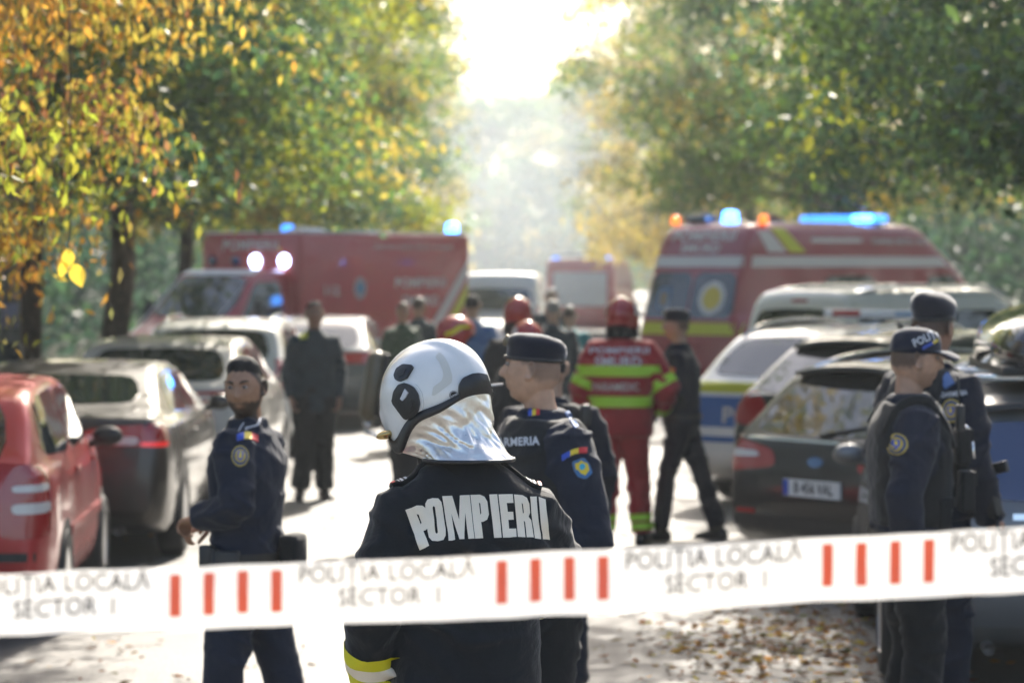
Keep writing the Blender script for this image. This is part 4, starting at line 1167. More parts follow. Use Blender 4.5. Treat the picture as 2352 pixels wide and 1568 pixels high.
class Person:
    def __init__(self, name, label, loc, heading, H=1.78, jacket=None, trousers=None, skin=(0.42, 0.26, 0.18), hairc=(0.02, 0.015, 0.012), hair='short', beard=0.0,
                 arms=None, legs=None, lean=(0, 0), head_yaw=0, head_pitch=0, head_roll=0, head_off=(0, 0, 0), vox=0.012, bvox=0.006, bulk=1.0, amp=0.0075, hem=0.88, group=None,
                 hair_m=None, seed=1, gloves=None, curl=0.6, boots=True, sleeve=1.0, face=True, scalp=0.0, legw=1.0, drop=0.0, trap=1.0):
        k = H / 1.78; self.k = k; self.H = H
        self.root = empty(name, (loc[0], loc[1], 0), -heading, label, 'person', group)
        self.loc = Vector((loc[0], loc[1], 0)); self.heading = heading
        S = lambda v: Vector(v) * k
        lx, ly = lean
        def trunk(z):                       # lean grows from the hips upwards
            t = max(0.0, (z - 0.95) / 0.5)
            return Vector((lx * t, ly * t * t * 0.6 + ly * t * 0.4, 0))
        arms = arms or {}; legs = legs or {}
        self.arm = {}; self.legp = {}
        for s, nm in ((-1, 'L'), (1, 'R')):
            e, w = arms.get(nm, ((s * .255, -.03, 1.15), (s * .25, .06, .91)))
            sh = Vector((s * .172, -.01, 1.405 - drop)) + trunk(1.405)
            self.arm[nm] = (S(sh), S(e), S(w))
            kn, an = legs.get(nm, ((s * .11, .03, .50), (s * .12, -.02, .09)))
            self.legp[nm] = (S((s * .09, 0, .90)), S(kn), S(an))
        # ---- jacket
        jm = MB()
        prof = [(hem, .178, .122), (hem + .03, .186, .13), (1.0, .182, .128), (1.10, .178, .126), (1.2, .188, .132), (1.3, .2, .138), (1.36 - drop, .192, .134), (1.41 - drop * .8, .165, .118), (1.455 - drop * .5, .12 * trap, .098), (1.485, .085 * trap, .083), (1.515, .074 * (1 + (trap - 1) * .5), .077), (1.525, .066, .070)]
        rings = []
        for z, a, b in prof:
            o = trunk(z); rings.append([S(q) for q in sup(a * bulk, b * bulk, o.y - .005, o.x, z)])
        jm.loft(rings)
        for nm in ('L', 'R'):
            sh, e, w = self.arm[nm]
            cen = S(trunk(1.40) + Vector((0, 0, 1.41)))
            inn = cen.lerp(sh, 0.55)
            r = [.07, .079, .074, .066, .062, .06, .053, .047]
            pts = [inn, sh, sh.lerp(e, .35), sh.lerp(e, .7), e + (e - (sh + w) / 2).normalized() * .008, e.lerp(w, .25), e.lerp(w, .65), e.lerp(w, .97)]
            jm.tube(pts, [q * k * sleeve * (1 + (bulk - 1) * .6) for q in r], 16)
        jme = remeshed(jm, vox * k, 4, amp, seed)
        self.jacket = mesh_obj('jacket', jme, jacket or NAVY, self.root); self.jb = bvh_of(jme)
        # ---- trousers
        tm = MB()
        tm.loft([[S(q) for q in sup(a, b, 0, 0, z)] for z, a, b in ((.80, .12, .09), (.84, .165, .115), (.9, .172, .12), (.97, .165, .115), (1.03, .16, .11))])
        for nm in ('L', 'R'):
            h, kn, an = self.legp[nm]
            tm.tube([h + Vector((0, 0, .02)), h.lerp(kn, .3), h.lerp(kn, .7), kn, kn.lerp(an, .35), kn.lerp(an, .75), kn.lerp(an, .98)], [q * k * legw for q in (.098, .094, .08, .072, .073, .068, .066)], 16)
        tme = remeshed(tm, vox * k * 1.1, 4, amp * 1.1, seed + 5, 4.5)
        self.trousers = mesh_obj('trousers', tme, trousers or jacket or NAVY, self.root); self.tb = bvh_of(tme)
        for nm in ('L', 'R'):
            h, kn, an = self.legp[nm]
            s = -1 if nm == 'L' else 1
            b = MB(); ax, ay = an.x, an.y; toe = Vector((s * .25, 1, 0)).normalized()
            u = Vector((toe.y, -toe.x, 0)); z0 = an.z - .09 * k
            rings = []
            for t, w_, h_ in ((-.085, .024, .05), (-.07, .036, .085), (-.02, .041, .1), (.03, .042, .095), (.08, .045, .075), (.13, .046, .058), (.165, .038, .045), (.185, .018, .03)):
                c0 = Vector((ax, ay, z0)) + toe * t * k
                rings.append([c0 + u * (w_ * k * math.cos(a)) + Vector((0, 0, max(0, h_ * k * (.5 + .5 * math.sin(a))))) for a in [2 * math.pi * q / 14 for q in range(14)]])
            b.loft(rings); b.tube([an + Vector((0, 0, -.03)), an + Vector((0, 0, .1))], .05 * k, 12)
            b.build('boot', M_BOOT, self.root)
        # ---- body (head, neck, trunk, arms, hands as one surface)
        self.hc = S(Vector((0, .015, 1.662)) + trunk(1.6)) + Vector(head_off)
        rot = Matrix.Rotation(-head_yaw, 3, 'Z') @ Matrix.Rotation(-head_pitch, 3, 'X') @ Matrix.Rotation(head_roll, 3, 'Y')
        self.hr = rot
        piv = Vector((0, -.02, -.085)) * k
        base = self.hc + piv
        self.HT = lambda v: base + rot @ (Vector(v) * k - piv)
        bm_ = MB()
        rows = head_verts()
        self.rows = rows
        bm_.loft([[self.HT(q) for q in r] for r in rows])
        for s in (-1, 1):
            er = Matrix.Rotation(s * R(18), 3, 'Z') @ Matrix.Rotation(R(10), 3, 'X')
            c0 = Vector((s * .081, -.008, .0))
            ring = MB(); ring.ell(c0 - Vector((s * .003, 0, 0)), (.0055, .017, .029), 12, 8, er)
            ring.tube([c0 + er @ Vector((s * .004, .017 * math.sin(q_) - .002, .031 * math.cos(q_) + .002)) for q_ in [R(40 - 29 * j_) for j_ in range(10)]], .0055, 8)
            ring.ell(c0 + er @ Vector((s * .001, .006, -.026)), (.006, .009, .011), 8, 6, er)
            bm_.add([self.HT(q) for q in ring.v], ring.f)
        nb = S(Vector((0, -.012, 1.47)) + trunk(1.47))
        bm_.tube([nb - Vector((0, 0, .06)), nb, nb.lerp(self.HT((0, -.022, -.07)), .6), self.HT((0, -.02, -.04))], [.072 * k, .06 * k, .056 * k, .056 * k], 16)
        bm_.loft([[S(q) for q in sup(a, b, trunk(z).y, trunk(z).x, z)] for z, a, b in ((.95, .1, .06), (1.1, .1, .06), (1.3, .12, .06), (1.42, .11, .05), (1.46, .06, .05))])
        for nm in ('L', 'R'):
            sh, e, w = self.arm[nm]; s = -1 if nm == 'L' else 1
            bm_.tube([sh.lerp(S(trunk(1.38) + Vector((0, 0, 1.38))), .5), sh, e, w], [.05, .045, .036, .025], 10)
            d = (w - e).normalized()
            palm = Vector((-s, 0.15, 0)) if abs(d.z) > .6 else Vector((0, 0.2, -1))
            hand_into(bm_, w, d, palm, s, curl, k)
            h, kn, an = self.legp[nm]
            bm_.tube([S((s * .06, 0, .99)), h, kn, an], [.05, .055, .04, .03], 10)
        bme = remeshed(bm_, bvox, 2)
        inv = rot.inverted(); kk = k
        hm = np.zeros(len(bme.vertices), np.float32)
        for i, q in enumerate(bme.vertices):
            p = inv @ (q.co - base); p = (p + piv) / kk
            if p.z < -.14 or p.length > .19: continue
            v = 0.0
            nn = noise.noise(p * 60) * .008
            if beard > 0:
                jaw = smooth01((-.038 - p.z + (.03 - p.y) * .0 + nn) / .016) * smooth01((p.y + .005) / .02)
                side = smooth01((abs(p.x) - .058 + nn) / .01) * smooth01((p.y + .012) / .015) * smooth01((.03 - p.y) / .02) * (p.z < .03)
                lip = 1 - math.exp(-(p.x / .02) ** 2 - ((p.z + .061) / .011) ** 2) * (p.y > .05) * 1.0
                v = beard * max(jaw * lip, side)
            if scalp > 0:
                hl = smooth01((p.z - (-.045 + .05 * smooth01((p.y + .03) / .04) + .065 * smooth01((p.y - .015) / .05)) + nn) / .03)
                v = max(v, scalp * hl)
            hm[i] = min(1, v)
        at = bme.attributes.new('hairmask', 'FLOAT', 'POINT'); at.data.foreach_set('value', hm)
        sk = skin_mat('skin_%d_%d' % (int(skin[0] * 1000), int(hairc[0] * 1000)), skin, hairc)
        self.body = mesh_obj('body', bme, sk, self.root); self.bb = bvh_of(bme)
        self.hair_m = hair_m or M_HAIRB
        if face:
            for s in (-1, 1):
                b = MB(); b.ell(self.HT((s * .031, .0815, .0165)), (.013 * k, .008 * k, .0075 * k), 12, 8, rot); ew = b.build('eye', M_EYEW, self.root)
                b = MB(); b.ell(self.HT((s * .031, .088, .0165)), (.006 * k, .004 * k, .006 * k), 10, 6, rot); b.build('iris', M_IRIS, ew)
                b = MB(); b.tube([self.HT((s * (.014 + .034 * t), .094 - .018 * t * t, .034 + .007 * math.sin(t * 2.4))) for t in (0, .33, .66, 1)], [.003, .005, .0045, .002], 6); b.build('eyebrow', self.hair_m, self.root)
        if hair: self.make_hair(hair, seed)
        if gloves:
            for nm in ('L', 'R'):
                sh, e, w = self.arm[nm]; s = -1 if nm == 'L' else 1
                b = MB(); d = (w - e).normalized(); hand_into(b, w, d, Vector((-s, .15, 0)) if abs(d.z) > .6 else Vector((0, .2, -1)), s, curl, k * 1.1); b.tube([w - d * .05, w + d * .02], .04, 12)
                mesh_obj('glove', remeshed(b, .007, 1), gloves, self.root)
    def make_hair(self, style, seed):
        th0 = {'short': .011, 'buzz': .004, 'thick': .012}[style]
        g = MB(); rows = self.rows; n = len(rows[0])
        grid = []
        for r in rows:
            row = []
            for p in r:
                front = smooth01((p.y - .01) / .05); back = smooth01((-.01 - p.y) / .05)
                line = (.046 + .022 * front - .03 * back) if style == 'thick' else (.034 + .034 * front - .075 * back)
                t = smooth01((p.z - line + .010 * noise.noise(p * 90)) / .036)
                nn = noise.noise(p * 45 + Vector((seed, 0, 0)))
                d = p.normalized(); tp = smooth01((p.z - .015) / .055)
                th = th0 * (.22 + .78 * tp)
                o = p + d * (-.006 + (th + .006) * t + th * .45 * nn * t + (.013 * smooth01((p.z - .06) / .04) if style == 'thick' else 0) * t)
                row.append((o, t))
            grid.append(row)
        idx = {}; vs = []; fs = []
        for j, row in enumerate(grid):
            for i, (o, t) in enumerate(row):
                idx[(j, i)] = len(vs); vs.append(self.HT(o))
        for j in range(len(grid) - 1):
            for i in range(n):
                i2 = (i + 1) % n
                if max(grid[j][i][1], grid[j][i2][1], grid[j + 1][i][1], grid[j + 1][i2][1]) > .02:
                    fs.append((idx[(j, i)], idx[(j, i2)], idx[(j + 1, i2)], idx[(j + 1, i)]))
        g.add(vs, fs); self.hair = g.build('hair', self.hair_m, self.root)
    # ---- things laid on the clothes
    def loc_of(self, w):
        return Matrix.Rotation(self.heading, 3, 'Z') @ (Vector(w) - self.loc)
    def wrap(self, name, poly, m, bvh=None, off=.004, smooth=0, parent=None, maxlen=None, text=None, skirt=.004):
        """poly in picture pixels: carried along the sight line onto the cloth and kept there"""
        bvh = bvh or self.jb
        d0 = self.loc.y
        if text is None: bm = flat_fill(chaikin(poly, smooth) if smooth else poly, maxlen or 14 * 7.6 / d0)
        else: bm = flat_text(text[0], text[1], maxlen or 14 * 7.6 / d0)
        o = self.loc_of((0, 0, CAM_H)); nrm = {}
        for q in bm.verts:
            t = self.loc_of(px(q.co.x, q.co.y, d0)); d = (t - o).normalized()
            h = bvh.ray_cast(o, d)
            if h[0] is None:
                h = bvh.find_nearest(t)
            p, n = h[0], h[1]
            if n.dot(d) > 0: n = -n
            q.co = p + n * off; nrm[q] = n
        if skirt > 0:
            be = [e for e in bm.edges if len(e.link_faces) == 1]
            r = bmesh.ops.extrude_edge_only(bm, edges=be); src = {}
            for e in be:
                for q in e.verts: src[tuple(round(c, 6) for c in q.co)] = nrm[q]
            for q in [g for g in r['geom'] if isinstance(g, bmesh.types.BMVert)]:
                n = src.get(tuple(round(c, 6) for c in q.co))
                if n is not None: q.co = q.co - n * (skirt + off)
        return bm_obj(name, bm, m, parent or self.jacket)
    def text(self, name, s, x, y, size, m, xs=1.0, bold=0.0, rot=0.0, bvh=None, parent=None, off=.005, shear=0.0):
        v, f = text_poly(s, size, bold, xs)
        cr, sr = math.cos(rot), math.sin(rot)
        v = [(x + q[0] * cr + q[1] * sr, y + q[0] * sr - q[1] * cr + shear * q[0]) for q in v]
        return self.wrap(name, None, m, bvh, off, text=(v, f), parent=parent, skirt=0.0)
    def band(self, name, a, b, t0, t1, m, bvh=None, off=.005, n=28, parent=None, rows=4, reach=.105):
        """ring round the limb axis a-b between t0 and t1, lying on the cloth"""
        bvh = bvh or self.jb; a, b = Vector(a), Vector(b); d = (b - a).normalized(); u = d.orthogonal().normalized(); w = d.cross(u)
        rings = []
        for i in range(rows + 1):
            c = a.lerp(b, t0 + (t1 - t0) * i / rows); ring = []
            for k in range(n):
                an = 2 * math.pi * k / n; e = u * math.cos(an) + w * math.sin(an)
                h = bvh.ray_cast(c, e, reach)
                p = h[0] if h[0] is not None else c + e * .06
                # outermost skin within reach
                q = bvh.ray_cast(p + e * .002, e, .04)
                if q[0] is not None: p = q[0]
                ring.append(p + e * off)
            rings.append(ring)
        mb = MB(); mb.loft(rings, cap=False)
        return mb.build(name, m, parent or self.jacket)
    def torso_band(self, name, z0, z1, m, off=.006, n=48, bvh=None, parent=None, c=(0, 0), reach=.34):
        bvh = bvh or self.jb; rings = []
        for i in range(4):
            z = (z0 + (z1 - z0) * i / 3) * self.k; ring = []
            for k in range(n):
                an = 2 * math.pi * k / n; e = Vector((math.cos(an), math.sin(an), 0))
                h = bvh.ray_cast(Vector((c[0], c[1], z)), e, reach)
                p = h[0] if h[0] is not None else Vector((c[0], c[1], z)) + e * .16
                ring.append(p + e * off)
            rings.append(ring)
        mb = MB(); mb.loft(rings, cap=False)
        return mb.build(name, m, parent or self.jacket)
    def vest(self, m, z0=1.0, bulk=1.12, lean=(0, 0), seed=3):
        k = self.k; vm = MB(); rings = []
        for z, a, b in ((z0, .19, .135), (z0 + .03, .2, .145), (1.15, .2, .148), (1.28, .2, .155), (1.36, .185, .15), (1.42, .165, .135), (1.46, .15, .115), (1.49, .12, .1)):
            t = max(0.0, (z - .95) / .5); o = Vector((lean[0] * t, lean[1] * t, 0))
            rings.append([q * k for q in sup(a * bulk * .98, b * bulk, o.y - .005, o.x, z, e=2.8)])
        vm.loft(rings)
        me = remeshed(vm, .012 * k, 3, .004, seed)
        o = mesh_obj('vest', me, m, self.root); self.vb = bvh_of(me)
        return o
    def beret(self, m, tilt=(8, 12), size=1.0, badge=True, dome=0.0):
        k = self.k; b = MB(); rows = []
        R_ = Matrix.Rotation(R(tilt[0]), 3, 'X') @ Matrix.Rotation(R(tilt[1]), 3, 'Y')
        for (r, z) in ((.0815, .032), (.083, .044), (.0835, .05), (.0885, .06), (.0935, .075), (.094, .091), (.088, .106), (.071, .119), (.04, .126), (.004, .128)):
            ring = []
            for q in range(40):
                a = 2 * math.pi * q / 40
                p = Vector((r * .95 * math.cos(a), r * 1.17 * math.sin(a) - .004, z))
                if z > .055:
                    p.z += dome * (z - .055) / .07; p.x *= 1 - dome * 1.2; p.y *= 1 - dome * 1.2
                    sag = smooth01((math.cos(a) * .9 - math.sin(a) * .3) * .9)
                    p.z -= .026 * sag * (r / .1); p.x += .014 * sag * (r / .1)
                    p += p.normalized() * .004 * noise.noise(p * 30)
                ring.append(self.HT(R_ @ p * 1.0 if z > .055 else p))
            rows.append(ring)
        b.loft(rows); o = b.build('beret', m, self.root)
        bb = MB(); bb.tube([self.HT((.0845 * .95 * math.cos(a), .0845 * 1.2 * math.sin(a) - .004, .04)) for a in [2 * math.pi * q / 36 for q in range(37)]], .0065 * k, 6, cap=False); bb.build('beret_band', M_BLACK, o)
        if badge:
            c0 = self.HT(R_ @ Vector((-.052, .098, .084))); ax = self.hr @ R_ @ Vector((-.45, .85, .1))
            d = MB(); d.lathe([(.021 * k, 0), (.021 * k, .005), (.016 * k, .008), (.002, .009)], c0, ax, 16); d.build('beret_badge', mat('badge_bronze', (.2, .17, .12), .4, .6), o)
        return o
    def red_helmet(self, m, stripe=None, sil=True, neck=True, front=None):
        k = self.k; rows = []
        for i in range(15):
            if i <= 9:
                ph = math.pi / 2 * i / 9; r = math.sin(ph); z = math.cos(ph) * .125
            else:
                r = 1 - .05 * ((i - 9) / 5) ** 2; z = None
            ring = []
            for q in range(44):
                a = 2 * math.pi * q / 44; x, y = r * .125 * math.cos(a), r * .15 * math.sin(a)
                dep = .03 + .075 * (1 - smooth01((math.sin(a) - .2) / .6)) - .02 * smooth01((-math.sin(a) - .6) / .4)
                zz = z if z is not None else -dep * (i - 9) / 5
                p = Vector((x, y, zz + .035)); crest = math.exp(-(x / .028) ** 2) * (.012 if i > 1 else .01) * (1 if zz > -.02 else 0)
                p += Vector((x, y, max(zz, 0))).normalized() * crest if p.length > 0 else Vector()
                ring.append(self.HT(p))
            rows.append(ring)
        b = MB(); b.loft(rows, cap=False); o = b.build('helmet', m, self.root); self.hb = bvh_of(o.data)
        t = MB(); t.tube(rows[-1] + [rows[-1][0]], .009 * k, 6, cap=False); t.build('helmet_rim', M_BLACK, o)
        if sil:
            for s in (-1, 1):
                bm = flat_fill(chaikin([(-.035, -.03), (.035, -.03), (.025, .05), (-.02, .05)], 1), .02)
                project(bm, self.hb, self.HT((s * .12, -.03, .06)), self.hr @ Vector((0, 1, 0)), self.hr @ Vector((0, 0, 1)), self.hr @ Vector((-s, 0, -.15)), .003, .002, far=.4); bm_obj('helmet_reflector', bm, M_SILVERB, o)
        if stripe:
            for s in (-1, 1):
                bm = flat_fill(chaikin([(-.1, -.04), (-.04, -.025), (.02, .015), (.09, .02), (.09, .045), (.0, .045), (-.05, .01), (-.1, -.01)], 1), .02)
                project(bm, self.hb, self.HT((s * .13, 0, .05)), self.hr @ Vector((0, 1, 0)), self.hr @ Vector((0, 0, 1)), self.hr @ Vector((-s, 0, 0)), .003, .002, far=.4); bm_obj('helmet_stripe', bm, stripe, o)
        if neck:
            n = MB(); rings = []
            for i in range(6):
                ring = []
                for q in range(30):
                    a = math.pi * 0.93 + (math.pi * 1.14) * q / 29
                    rr_ = .115 + .012 * i / 5
                    ring.append(self.HT((rr_ * math.cos(a), .95 * rr_ * math.sin(a) - .01, -.04 - .10 * i / 5)))
                rings.append(ring)
            n.loft(rings, cap=False, closed=False); n.build('neck_curtain', BLACKC, o)
        return o
    def cap(self, m):
        b = MB(); rows = []
        for r, z in ((.088, .03), (.0895, .05), (.0885, .075), (.082, .1), (.066, .118), (.04, .13), (.004, .135)):
            rows.append([self.HT((r * .93 * math.cos(a), r * 1.16 * math.sin(a) - .003, z)) for a in [2 * math.pi * q / 32 for q in range(32)]])
        b.loft(rows); o = b.build('cap', m, self.root); self.cb = bvh_of(o.data)
        top, bot = [], []
        v = MB(); rings = []
        for i in range(11):
            a = math.pi * (.16 + .68 * i / 10); e = math.sin(a)
            base = Vector((.0885 * .93 * math.cos(a), .0885 * 1.16 * math.sin(a) - .006, .045))
            tip = Vector((.095 * math.cos(a) * .9, .09 + .085 * e ** .7, .028 - .012 * abs(math.cos(a)) * 2))
            rings.append([self.HT(base), self.HT(base.lerp(tip, .5) + Vector((0, 0, .008))), self.HT(tip), self.HT(tip - Vector((0, 0, .004))), self.HT(base.lerp(tip, .5) + Vector((0, 0, .003))), self.HT(base - Vector((0, 0, .005)))])
        v.loft(rings); v.build('cap_peak', m, o)
        n = MB(); n.ell(self.HT((0, 0, .136)), (.008, .008, .005), 10, 6); n.build('cap_button', m, o)
        return o
    def belt(self, m, z=.97, lean=(0, 0), wd=.045, bvh=None):
        return self.torso_band('belt', z - wd / 2, z + wd / 2, m, .012, bvh=bvh, parent=self.root)
    def pouch(self, name, pos, size, rz=0.0, m=None, parent=None, bevel=.012):
        b = MB(); b.box(Vector(pos) * self.k, size, Matrix.Rotation(rz, 3, 'Z')); return b.build(name, m or VEST, parent or self.root, bevel=bevel)

def disc_px(x, y, rx, ry, n=18, rot=0.0):
    return [(x + rx * math.cos(2 * math.pi * k / n) * math.cos(rot) - ry * math.sin(2 * math.pi * k / n) * math.sin(rot), y + rx * math.cos(2 * math.pi * k / n) * math.sin(rot) + ry * math.sin(2 * math.pi * k / n) * math.cos(rot)) for k in range(n)]
def quad_px(x0, y0, x1, y1, h, sag=0.0, n=4):
    """strip between two points with height h (pixels)"""
    t = [(x0 + (x1 - x0) * i / n, y0 + (y1 - y0) * i / n - sag * math.sin(math.pi * i / n)) for i in range(n + 1)]
    return [(x, y - h / 2) for x, y in t] + [(x, y + h / 2) for x, y in t[::-1]]
def flag_strip(P, x0, y0, x1, y1, h, sag=0.0, parent=None):
    cols = (M_FBLUE, M_FYEL, M_FRED)
    r = empty
    for i, m in enumerate(cols):
        a, b = i / 3, (i + 1) / 3
        f = lambda t: (x0 + (x1 - x0) * t, y0 + (y1 - y0) * t - sag * math.sin(math.pi * t))
        p0, p1, pm = f(a), f(b), f((a + b) / 2)
        P.wrap('flag_stripe', [(p0[0], p0[1] - h / 2), (pm[0], pm[1] - h / 2), (p1[0], p1[1] - h / 2), (p1[0], p1[1] + h / 2), (pm[0], pm[1] + h / 2), (p0[0], p0[1] + h / 2)], m, off=.005)
def round_badge(P, x, y, r, bvh=None, rx=None):
    rx = rx or r
    b = P.wrap('arm_badge', disc_px(x, y, rx, r), M_PATCHG, bvh, .004)
    P.wrap('arm_badge_ring', disc_px(x, y, rx * .86, r * .86), M_PATCHN, bvh, .0055)
    P.wrap('arm_badge_centre', disc_px(x, y, rx * .62, r * .62), M_PATCHG, bvh, .007)
    P.wrap('arm_badge_shield', [(x - rx * .35, y - r * .35), (x + rx * .35, y - r * .35), (x + rx * .3, y + r * .2), (x, y + r * .45), (x - rx * .3, y + r * .2)], M_FBLUE, bvh, .0085)
    P.wrap('arm_badge_eagle', [(x - rx * .12, y - r * .25), (x + rx * .12, y - r * .25), (x + rx * .15, y + r * .1), (x, y + r * .25), (x - rx * .15, y + r * .1)], M_FYEL, bvh, .010)
# ------------------------------------------------------------------ the firefighter in front
GL = {'P': ([(0, 0), (0, 1), (.6, 1), (.86, .95), (1, .83), (1, .54), (.86, .42), (.6, .37), (.48, .37), (.48, 0)], [[(.48, .82), (.48, .54), (.55, .57), (.56, .79)]]),
      'O': ([(.0, .25), (.03, .1), (.18, .01), (.5, -.01), (.82, .01), (.97, .1), (1, .25), (1, .75), (.97, .9), (.82, .99), (.5, 1.01), (.18, .99), (.03, .9), (0, .75)], [[(.43, .2), (.5, .17), (.57, .2), (.57, .8), (.5, .83), (.43, .8)]]),
      'M': ([(0, 0), (0, 1), (.36, 1), (.5, .45), (.64, 1), (1, 1), (1, 0), (.76, 0), (.76, .6), (.6, 0), (.4, 0), (.24, .6), (.24, 0)], []),
      'I': ([(.08, 0), (.08, 1), (.92, 1), (.92, 0)], []),
      'E': ([(0, 0), (0, 1), (.95, 1), (.95, .8), (.5, .8), (.5, .6), (.88, .6), (.88, .41), (.5, .41), (.5, .2), (1, .2), (1, 0)], []),
      'R': ([(0, 0), (0, 1), (.6, 1), (.88, .95), (1, .82), (1, .6), (.86, .5), (1, .42), (1, 0), (.55, 0), (.55, .36), (.47, .4), (.47, 0)], [[(.47, .82), (.47, .57), (.54, .6), (.54, .8)]])}
def glyph(ch, quad):
    outer, holes = GL[ch]
    TL, TR, BR, BL = quad
    mp = lambda u, v: ((TL[0] * (1 - u) + TR[0] * u) * v + (BL[0] * (1 - u) + BR[0] * u) * (1 - v), (TL[1] * (1 - u) + TR[1] * u) * v + (BL[1] * (1 - u) + BR[1] * u) * (1 - v))
    bm = bmesh.new(); es = []
    for loop in [outer] + holes:
        vs = [bm.verts.new((*mp(*p), 0)) for p in loop]
        es += [bm.edges.new((vs[i], vs[(i + 1) % len(vs)])) for i in range(len(vs))]
    bmesh.ops.triangle_fill(bm, use_beauty=True, edges=es)
    bm.verts.index_update()
    r = ([(q.co.x, q.co.y) for q in bm.verts], [tuple(q.index for q in f.verts) for f in bm.faces]); bm.free()
    return r
ZA = lambda x, y: ((850 + x / 2.613) / 1.0884, (800 + y / 2.613) / 1.0884)
ZB = lambda x, y: ((920 + x / 4.355) / 1.0884, (820 + y / 4.355) / 1.0884)

FD = 7.6
FF = Person('person', 'firefighter seen from behind in white helmet and dark jacket lettered POMPIERII', (-.125, FD), R(-9), 1.84, FFBLACK, FFBLACK, hair=None, face=True,
            arms={'L': ((-.245, -.06, 1.14), (-.238, .07, .90)), 'R': ((.268, .09, 1.185), (.1, .3, 1.12))}, head_yaw=R(-46), head_pitch=R(17), head_off=(-.035, .01, .02),
            vox=.0085, bvox=.006, bulk=1.06, sleeve=1.06, amp=.0065, drop=.02, trap=1.5, hem=.82, seed=4, gloves=BLACKC)
for ch, q in (('P', ((425, 1240), (553, 1192), (648, 1445), (522, 1497))), ('O', ((552, 1172), (662, 1160), (698, 1435), (582, 1448))), ('M', ((668, 1150), (845, 1142), (878, 1425), (712, 1438))),
              ('P', ((850, 1142), (955, 1140), (990, 1420), (882, 1426))), ('I', ((968, 1140), (1030, 1138), (1058, 1420), (1000, 1422))), ('E', ((1033, 1140), (1130, 1138), (1150, 1418), (1062, 1421))),
              ('R', ((1133, 1140), (1225, 1148), (1262, 1420), (1158, 1418))), ('I', ((1232, 1152), (1285, 1155), (1312, 1432), (1265, 1425))), ('I', ((1292, 1156), (1345, 1175), (1370, 1432), (1315, 1432)))):
    FF.wrap('back_letter', None, M_CREAM, off=.0035, text=glyph(ch, [ZA(*p) for p in q]), skirt=0.0, maxlen=14)
# sleeve band
sh, e, w = FF.arm['L']
for t0, t1, m, nm in ((.34, .47, M_YEL, 'sleeve_band'), (.47, .60, M_CREAM, 'sleeve_band'), (.60, .72, M_YEL, 'sleeve_band')):
    FF.band(nm, e, w, t0, t1, m, off=.004)
sh, e, w = FF.arm['R']
for t0, t1, m in ((.34, .47, M_YEL), (.47, .60, M_CREAM), (.60, .72, M_YEL)): FF.band('sleeve_band', e, w, t0, t1, m, off=.004)
# shoulder boards
def board(P, a, b, wd, s, stripes=3):
    a, b = Vector(a), Vector(b); rows = []; n = 8
    side = (b - a).cross(Vector((0, 0, 1))).normalized()
    for i in range(n + 1):
        c = a.lerp(b, i / n); ring = []
        for k in (-1, -.33, .33, 1):
            p = c + side * k * wd / 2; h = P.jb.ray_cast(p + Vector((0, 0, .3)), Vector((0, 0, -1)))
            ring.append((h[0] if h[0] is not None else p) + Vector((0, 0, .012)))
        rows.append(ring)
    mb = MB(); mb.loft(rows, closed=False, cap=False); me = mb.mesh('shoulder_board'); me = apply_mods(me, [('SOLIDIFY', dict(thickness=.012, offset=-1))]); o = mesh_obj('shoulder_board', me, BLACKC, P.jacket)
    if not me.materials: me.materials.append(BLACKC)
    for i, j, m in ((0, .7, M_REDTR), (n - .7, n, M_REDTR)) if stripes else ():
        r2 = []
        for t in (i, j):
            k0 = int(min(t, n - 1)); f = t - k0
            r2.append([rows[k0][q].lerp(rows[k0 + 1][q], f) + Vector((0, 0, .003)) for q in range(4)])
        b2 = MB(); b2.loft(r2, closed=False, cap=False); b2.build('shoulder_board_trim', m, P.jacket)
    for g in range(stripes):
        t = n - 1.3 - g * .75; r2 = []
        for tt in (t, t - .42):
            k0 = int(tt); f = tt - k0
            r2.append([rows[k0][q].lerp(rows[k0 + 1][q], f) + Vector((0, 0, .003)) for q in range(4)])
        b2 = MB(); b2.loft(r2, closed=False, cap=False); b2.build('rank_bar', M_PATCHW, P.jacket)
for s in (-1, 1): board(FF, (s * .098 * FF.k, -.01, 1.5), (s * .196 * FF.k, -.015, 1.5), .055, s)
# radio bump on the hip and trouser side stripe stay hidden below the frame

